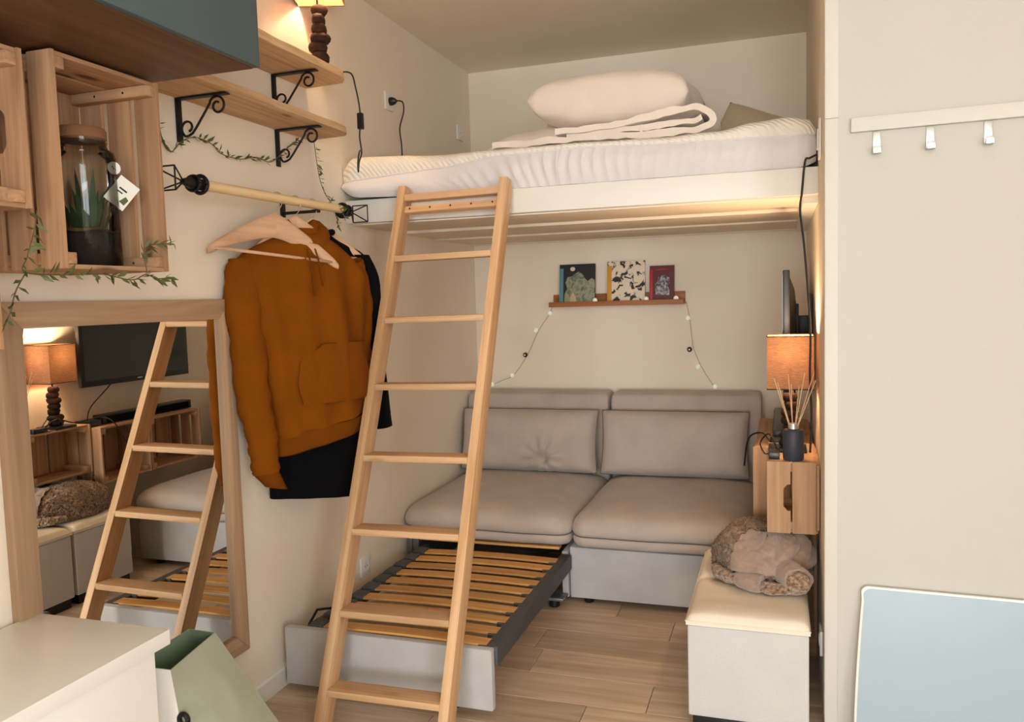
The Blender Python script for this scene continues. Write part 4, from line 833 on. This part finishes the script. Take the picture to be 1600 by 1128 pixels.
CR = R(58.1)
def garment(name, label, loc): return thing(name, label, name.split('_')[-1], loc, (0, 0, CR))
def skew(u, z=1.0): return 0.45 * max(0.0, u - 0.12) * min(1.0, max(0.0, (1.46 - z) / 0.22))      # the right side swings back behind the ladder
def loft(name, secs, mat, parent, n=56, folds=0.006, seed=0, fold_f=26, caps=False, smooth=180, nsub=5, hem=None, flat=2.2):
    # secs: (z, uL, uR, depth, w)
    rs = []; zs = []
    for i in range(len(secs) - 1):
        for k in range(nsub): zs.append((i, k / nsub))
    zs.append((len(secs) - 2, 1.0))
    for i, t in zs:
        A, B, C_, D_ = secs[max(i - 1, 0)], secs[i], secs[i + 1], secs[min(i + 2, len(secs) - 1)]
        z, uL, uR, dp, w = [0.5 * ((2 * b) + (c - a) * t + (2 * a - 5 * b + 4 * c - d) * t * t + (3 * b - a - 3 * c + d) * t ** 3) for a, b, c, d in zip(A, B, C_, D_)]
        r = []
        for k in range(n):
            a = k / n * 6.2832; ca, sa = math.cos(a), math.sin(a); e = 2 / flat
            u = (uL + uR) / 2 + (uR - uL) / 2 * math.copysign(abs(ca) ** e, ca); y = dp * math.copysign(abs(sa) ** e, sa)
            f = folds * (math.sin(u * fold_f * 2 + seed + 1.6 * math.sin(z * 5 + seed)) * 0.5 + nz(u * 11 + seed, z * 3.2, 0)) * min(1, max(0, (secs[0][0] - z) / 0.15)) + folds * 0.7 * nz(u * 7, z * 12, seed)
            zz = z + (hem(u) * max(0, 1 - (z - secs[-1][0]) / 0.25) if hem else 0)
            r.append((u, y * 1.0 - w + (f if sa > 0 else -f) + skew(u, z), zz))
        rs.append(r)
    return MB().rings(rs, caps=caps).build(name, mat, parent, smooth=smooth)
hd = garment('mustard_hoodie', 'mustard brown hoodie with front pocket hanging on the pole', (0.14, 2.41, 0))
hemf = lambda u: 0.055 + 0.17 * (u - 0.05)
body = loft('body', [(1.612, -0.045, 0.075, 0.030, 0.01), (1.585, -0.08, 0.10, 0.040, 0.01), (1.55, -0.155, 0.155, 0.05, 0.012), (1.51, -0.215, 0.20, 0.055, 0.015), (1.45, -0.232, 0.235, 0.062, 0.018), (1.36, -0.215, 0.248, 0.068, 0.02), (1.22, -0.175, 0.256, 0.07, 0.022), (1.08, -0.145, 0.262, 0.068, 0.022), (0.97, -0.13, 0.264, 0.066, 0.022), (0.885, -0.128, 0.26, 0.062, 0.022)], 'mustard', hd, folds=0.019, seed=1, hem=hemf)
loft('waistband', [(0.905, -0.131, 0.264, 0.0665, 0.022), (0.86, -0.127, 0.26, 0.063, 0.022), (0.832, -0.123, 0.255, 0.060, 0.022), (0.824, -0.117, 0.248, 0.052, 0.022)], 'mustard_dark', hd, folds=0.019, seed=1, hem=hemf, nsub=4)
def sleeve(path, rad, seed, name='sleeve'):
    P_ = spline(path, 7); n = len(P_); rs = []
    for i, p in enumerate(P_):
        t = (P_[min(i + 1, n - 1)] - P_[max(i - 1, 0)]).normalized(); a = Vector((0, 1, 0)); a = (a - t * a.dot(t)).normalized(); b = t.cross(a); q = i / (n - 1); r = lerp_tab(rad, q)
        rs.append([p + (b * math.cos(k / 20 * 6.283) * r + a * math.sin(k / 20 * 6.283) * r * 0.62) * (1 + 0.16 * nz(k / 20 * 5 + seed, q * 9, seed) + 0.06 * math.sin(q * 60 + k)) for k in range(20)])
    s_ = MB().rings(rs, caps=False).build(name, 'mustard', hd, smooth=180)
    P2 = P_[-5:]; return s_
sleeve([(-0.195, -0.02, 1.50), (-0.212, -0.035, 1.38), (-0.205, -0.05, 1.2), (-0.195, -0.055, 1.02), (-0.178, -0.055, 0.90), (-0.172, -0.055, 0.81)], [(0, 0.05), (0.25, 0.06), (0.6, 0.055), (0.9, 0.047), (1, 0.045)], 2)
cf = MB().rings([[(-0.176 + 0.012 * j + r * math.cos(a), -0.055 + r * 0.6 * math.sin(a), 0.815 - 0.02 * j + 0.25 * r * -math.cos(a) * j / 3) for a in [k / 20 * 6.283 for k in range(20)]] for j, r in enumerate((0.044, 0.043, 0.040, 0.038))], caps=False).build('cuff', 'mustard_dark', hd, smooth=180)
sleeve([(0.205, 0.005, 1.50), (0.245, 0.035, 1.38), (0.26, 0.07, 1.2), (0.255, 0.08, 1.02), (0.24, 0.08, 0.90), (0.22, 0.075, 0.84)], [(0, 0.045), (0.25, 0.05), (0.6, 0.048), (0.9, 0.042), (1, 0.04)], 6)
# hood lying as a thick collar round the neck
rs = []
for i in range(25):
    q = i / 24; a = R(-235) + q * R(290); c = Vector((0.03 + 0.062 * math.cos(a), 0.002 + 0.05 * math.sin(a), 1.592 + 0.022 * math.sin(a) + 0.012 * math.cos(a * 2))); d = Vector((math.cos(a), math.sin(a), 0)); r = 0.024 + 0.006 * nz(q * 7, 0, 4)
    if i in (0, 24): r *= 0.4
    rs.append([c + d * r * math.cos(b) * (1 + 0.2 * nz(b, q * 9, 1)) + Vector((0, 0, 1)) * r * 1.45 * math.sin(b) for b in [k / 14 * 6.283 for k in range(14)]])
MB().rings(rs).build('hood', 'mustard', hd, smooth=180)
MB().rings([[(0.066 + 0.05 * k * math.cos(a), 0.035 + 0.045 * k * math.sin(a), zz + 0.012 * math.cos(a)) for a in [j / 18 * 6.283 for j in range(18)]] for k, zz in ((0.9, 1.53), (1.05, 1.57), (1.0, 1.61), (0.75, 1.632), (0.3, 1.638))]).build('hood_crown', 'mustard', hd, smooth=180)
pk = [(-0.055, 1.185), (0.03, 1.228), (0.215, 1.222), (0.25, 1.10), (0.225, 1.03), (-0.04, 1.018), (-0.062, 1.09)]
m = MB()
def pk_pt(u, v):
    z = 1.022 + v * 0.2; L = lerp_tab([(1.02, -0.045), (1.09, -0.06), (1.17, -0.05), (1.222, 0.03)], z); Rr = lerp_tab([(1.02, 0.225), (1.1, 0.245), (1.222, 0.21)], z)
    uu = L + (Rr - L) * u; e = min(1, min(u, 1 - u) * 12, min(v, 1 - v) * 12)
    return (uu, -0.094 - 0.006 * e - 0.004 * math.sin(uu * 40) + 0.09 * ((uu - 0.06) / 0.22) ** 4 * 0.35 + skew(uu), z)
m.grid(pk_pt, 24, 16); m.build('pocket', 'mustard', hd, smooth=180)
MB().tube([pk_pt(0, k / 10) for k in range(11)] + [pk_pt(k / 10, 1) for k in range(1, 11)], 0.0016, 5).build('pocket_seam', 'mustard_dark', hd, smooth=180)
for x, l in ((0.0, 0.17), (0.03, 0.14)): MB().tube(spline([(x, -0.062, 1.555), (x + 0.004, -0.086, 1.50), (x + 0.01, -0.098, 1.555 - l)], 5), 0.003, 6).build('drawstring', 'mustard_dark', hd, smooth=180)
bs = garment('black_shirt', 'long black shirt hanging behind the mustard hoodie', (0.14, 2.515, 0))
loft('body', [(1.60, -0.03, 0.06, 0.028, 0), (1.575, -0.09, 0.10, 0.034, 0), (1.545, -0.17, 0.18, 0.028, 0), (1.50, -0.22, 0.225, 0.028, 0), (1.42, -0.235, 0.24, 0.028, 0), (1.2, -0.225, 0.245, 0.03, 0), (0.95, -0.21, 0.24, 0.03, 0), (0.75, -0.205, 0.20, 0.03, 0), (0.64, -0.205, 0.15, 0.028, 0)], 'black_cloth', bs, folds=0.009, seed=5, hem=lambda u: 0.03 - 0.14 * (u + 0.03))
loft('sleeve', [(1.53, 0.14, 0.215, 0.03, 0), (1.42, 0.19, 0.262, 0.036, 0), (1.2, 0.225, 0.298, 0.036, 0), (1.0, 0.245, 0.33, 0.036, 0), (0.875, 0.24, 0.345, 0.036, 0)], 'black_cloth', bs, n=28, folds=0.005, seed=7)
loft('sleeve', [(1.53, -0.21, -0.14, 0.03, 0), (1.42, -0.245, -0.19, 0.034, 0.02), (1.2, -0.255, -0.20, 0.034, 0.03), (1.0, -0.255, -0.20, 0.034, 0.035), (0.9, -0.25, -0.195, 0.034, 0.035)], 'black_cloth', bs, n=28, folds=0.003, seed=9)
MB().tube([(0.015 + 0.055 * math.cos(a), 0.038 * math.sin(a), 1.597 + 0.012 * math.cos(a)) for a in [k / 24 * 6.283 for k in range(25)]], 0.012, 8).build('collar', 'black_cloth', bs, smooth=180)

# ------------------------------------------------------------------ mirror
mi = thing('wall_mirror', 'large oak framed mirror hung on the left wall', 'mirror', (0.0, 1.782, 0.233)); om = (0.0, 1.782, 0.233)
y0, y1, z0, z1, f = 1.372, 2.194, 0.228, 1.38, 0.062
def fr_(poly, mat): MB().prism([(y - om[1], z - om[2]) for y, z in poly], 0, 0.001, 0.028).build('frame_bar', mat, mi, 0.003)
fr_([(y0, z0), (y1, z0), (y1 - f, z0 + f), (y0 + f, z0 + f)], 'frame_y'); fr_([(y0, z1), (y1, z1), (y1 - f, z1 - f), (y0 + f, z1 - f)], 'frame_y')
fr_([(y0, z0), (y0 + f, z0 + f), (y0 + f, z1 - f), (y0, z1)], 'frame_z'); fr_([(y1, z0), (y1 - f, z0 + f), (y1 - f, z1 - f), (y1, z1)], 'frame_z')
P((0.012, y0 + f - 0.004, z0 + f - 0.004), (0.016, y1 - f + 0.004, z1 - f + 0.004), 'mirror_glass', 'mirror', mi, om, 0)
P((0.002, y0 + 0.02, z0 + 0.02), (0.0115, y1 - 0.02, z1 - 0.02), 'backing', 'frame_y', mi, om, 0)

# ------------------------------------------------------------------ white cabinet and green bag
wc = thing('white_cabinet', 'low white cabinet in the lower left foreground below the mirror', 'cabinet', (0.2, 1.0, 0)); ow = (0.2, 1.0, 0)
P((0.016, 0.45, 0.608), (0.400, 1.428, 0.642), 'top', 'white_lacquer', wc, ow, 0.0015)
P((0.016, 0.45, 0.0), (0.37, 1.395, 0.6075), 'body', 'white_lacquer', wc, ow, 0.0015)
P((0.3705, 0.452, 0.02), (0.388, 0.92, 0.603), 'door', 'white_lacquer', wc, ow, 0.0015); P((0.3705, 0.923, 0.02), (0.388, 1.392, 0.603), 'door', 'white_lacquer', wc, ow, 0.0015)
bg = thing('shopping_bag', 'sage green open bag with white gusset standing beside the white cabinet', 'bag', (0.3, 1.6, 0))
nT, nB = [(0.27, 1.437), (0.352, 1.445)], [(0.15, 1.44), (0.46, 1.46)]
# corners: near-left, near-right, far-right, far-left at the top and bottom
T = [(0.265, 1.445, 0.535), (0.352, 1.475, 0.520), (0.318, 1.675, 0.525), (0.250, 1.66, 0.533)]; B = [(0.16, 1.45, 0.0), (0.44, 1.47, 0.0), (0.44, 1.93, 0.0), (0.16, 1.93, 0.0)]
ob = Vector((0.3, 1.6, 0))
def panel(name, i, j, mat, inner=None, bulge=0.02):
    nrm = (Vector(T[j]) - Vector(T[i])).cross(Vector(B[i]) - Vector(T[i])).normalized()
    if nrm.dot(Vector((0.3, 1.68, 0.3)) - Vector(T[i])) > 0: nrm = -nrm
    def f(u, v, off=0.0):
        t = Vector(T[i]).lerp(Vector(T[j]), u); b = Vector(B[i]).lerp(Vector(B[j]), u); k = math.sin(math.pi * u) * math.sin(math.pi * min(1, v * 1.0))
        return t.lerp(b, v) + nrm * (bulge * k + 0.006 * nz(u * 5 + i, v * 4, 3) * k + off) - ob
    m = MB(); m.grid(lambda u, v: tuple(f(u, v)), 16, 16); p = m.build(name, mat, bg, smooth=180)
    m = MB(); m.grid(lambda u, v: tuple(f(u, v, -0.003)), 16, 16); m.build('lining', inner or mat, p, smooth=180)
    return p
panel('front_panel', 1, 2, 'green_bag', 'green_in'); panel('back_panel', 0, 3, 'green_bag', 'green_in', 0.01); panel('gusset', 0, 1, 'paper', 'green_in', 0.004); panel('gusset', 3, 2, 'green_bag', 'green_in', 0.01)
MB().grid(lambda u, v: (0.16 + 0.28 * u - ob.x, 1.455 + 0.475 * v - ob.y, 0.003), 2, 2).build('base', 'green_in', bg)
MB().tube([(0.012 * math.cos(a), 0, 0.014 * math.sin(a)) for a in [k / 16 * 6.283 for k in range(17)]], 0.006, 8).build('grommet', 'black_plastic', bg, loc=Vector((0.382, 1.474, 0.405)) - ob)

# ------------------------------------------------------------------ vine garlands
def garland(label, paths, step=0.012, size=0.02, seed=0):
    rn = random.Random(seed); o = Vector(paths[0][0]); t = thing('vine_garland', label, 'garland', o)
    m = MB(); lv = MB()
    for pts in paths:
        c = spline([Vector(p) - o for p in pts], 10)
        m.tube(c, 0.0014, 5); acc = 0
        for a, b in zip(c, c[1:]):
            acc += (b - a).length
            while acc > step:
                acc -= step; d = (b - a).normalized(); s_ = Vector((rn.uniform(0.1, 1), rn.uniform(-1, 1), rn.uniform(-1, 1))).normalized(); q = (d * rn.uniform(0.2, 0.9) + s_ * 0.9).normalized(); L = size * rn.uniform(0.7, 1.3); w_ = q.cross(Vector((rn.uniform(-1, 1), rn.uniform(-1, 1), rn.uniform(-1, 1)))).normalized() * L * 0.17
                nn = q.cross(w_).normalized() * L * 0.06
                lv.add([b, b + q * L * 0.45 + w_ + nn, b + q * L, b + q * L * 0.45 - w_ + nn], [(0, 1, 2), (0, 2, 3)])
    m.build('stem', 'vine', t, smooth=180); l = lv.build('leaves', 'leaf', t, smooth=None); l['kind'] = 'stuff'; return t
garland('dry leafy vine garland looping under the lower shelf brackets', [[(0.02, 1.925, 1.90), (0.02, 1.938, 1.83), (0.02, 1.97, 1.808), (0.02, 2.01, 1.842), (0.03, 2.06, 1.865), (0.02, 2.15, 1.861), (0.02, 2.195, 1.838), (0.02, 2.29, 1.836), (0.02, 2.375, 1.855), (0.02, 2.46, 1.852), (0.03, 2.53, 1.90), (0.03, 2.62, 1.955)]], 0.011, 0.023, 1)
garland('short leafy vine hanging at the right end of the clothes pole', [[(0.09, 2.63, 1.945), (0.10, 2.635, 1.83), (0.105, 2.66, 1.766), (0.11, 2.70, 1.725), (0.12, 2.72, 1.666), (0.11, 2.735, 1.64)], [(0.11, 2.68, 1.73), (0.16, 2.68, 1.70), (0.17, 2.69, 1.66)]], 0.013, 0.025, 2)
garland('leafy vine garland draped along the bottom of the terrarium crate', [[(0.265, 1.284, 1.562), (0.265, 1.273, 1.52), (0.265, 1.253, 1.468), (0.265, 1.245, 1.436), (0.27, 1.34, 1.432), (0.27, 1.43, 1.436), (0.27, 1.52, 1.424), (0.27, 1.565, 1.437), (0.272, 1.60, 1.428), (0.272, 1.648, 1.432)], [(0.27, 1.57, 1.445), (0.262, 1.575, 1.50), (0.27, 1.62, 1.512), (0.275, 1.66, 1.514)], [(0.268, 1.245, 1.436), (0.27, 1.217, 1.398), (0.27, 1.20, 1.354), (0.27, 1.184, 1.33)]], 0.009, 0.027, 3)
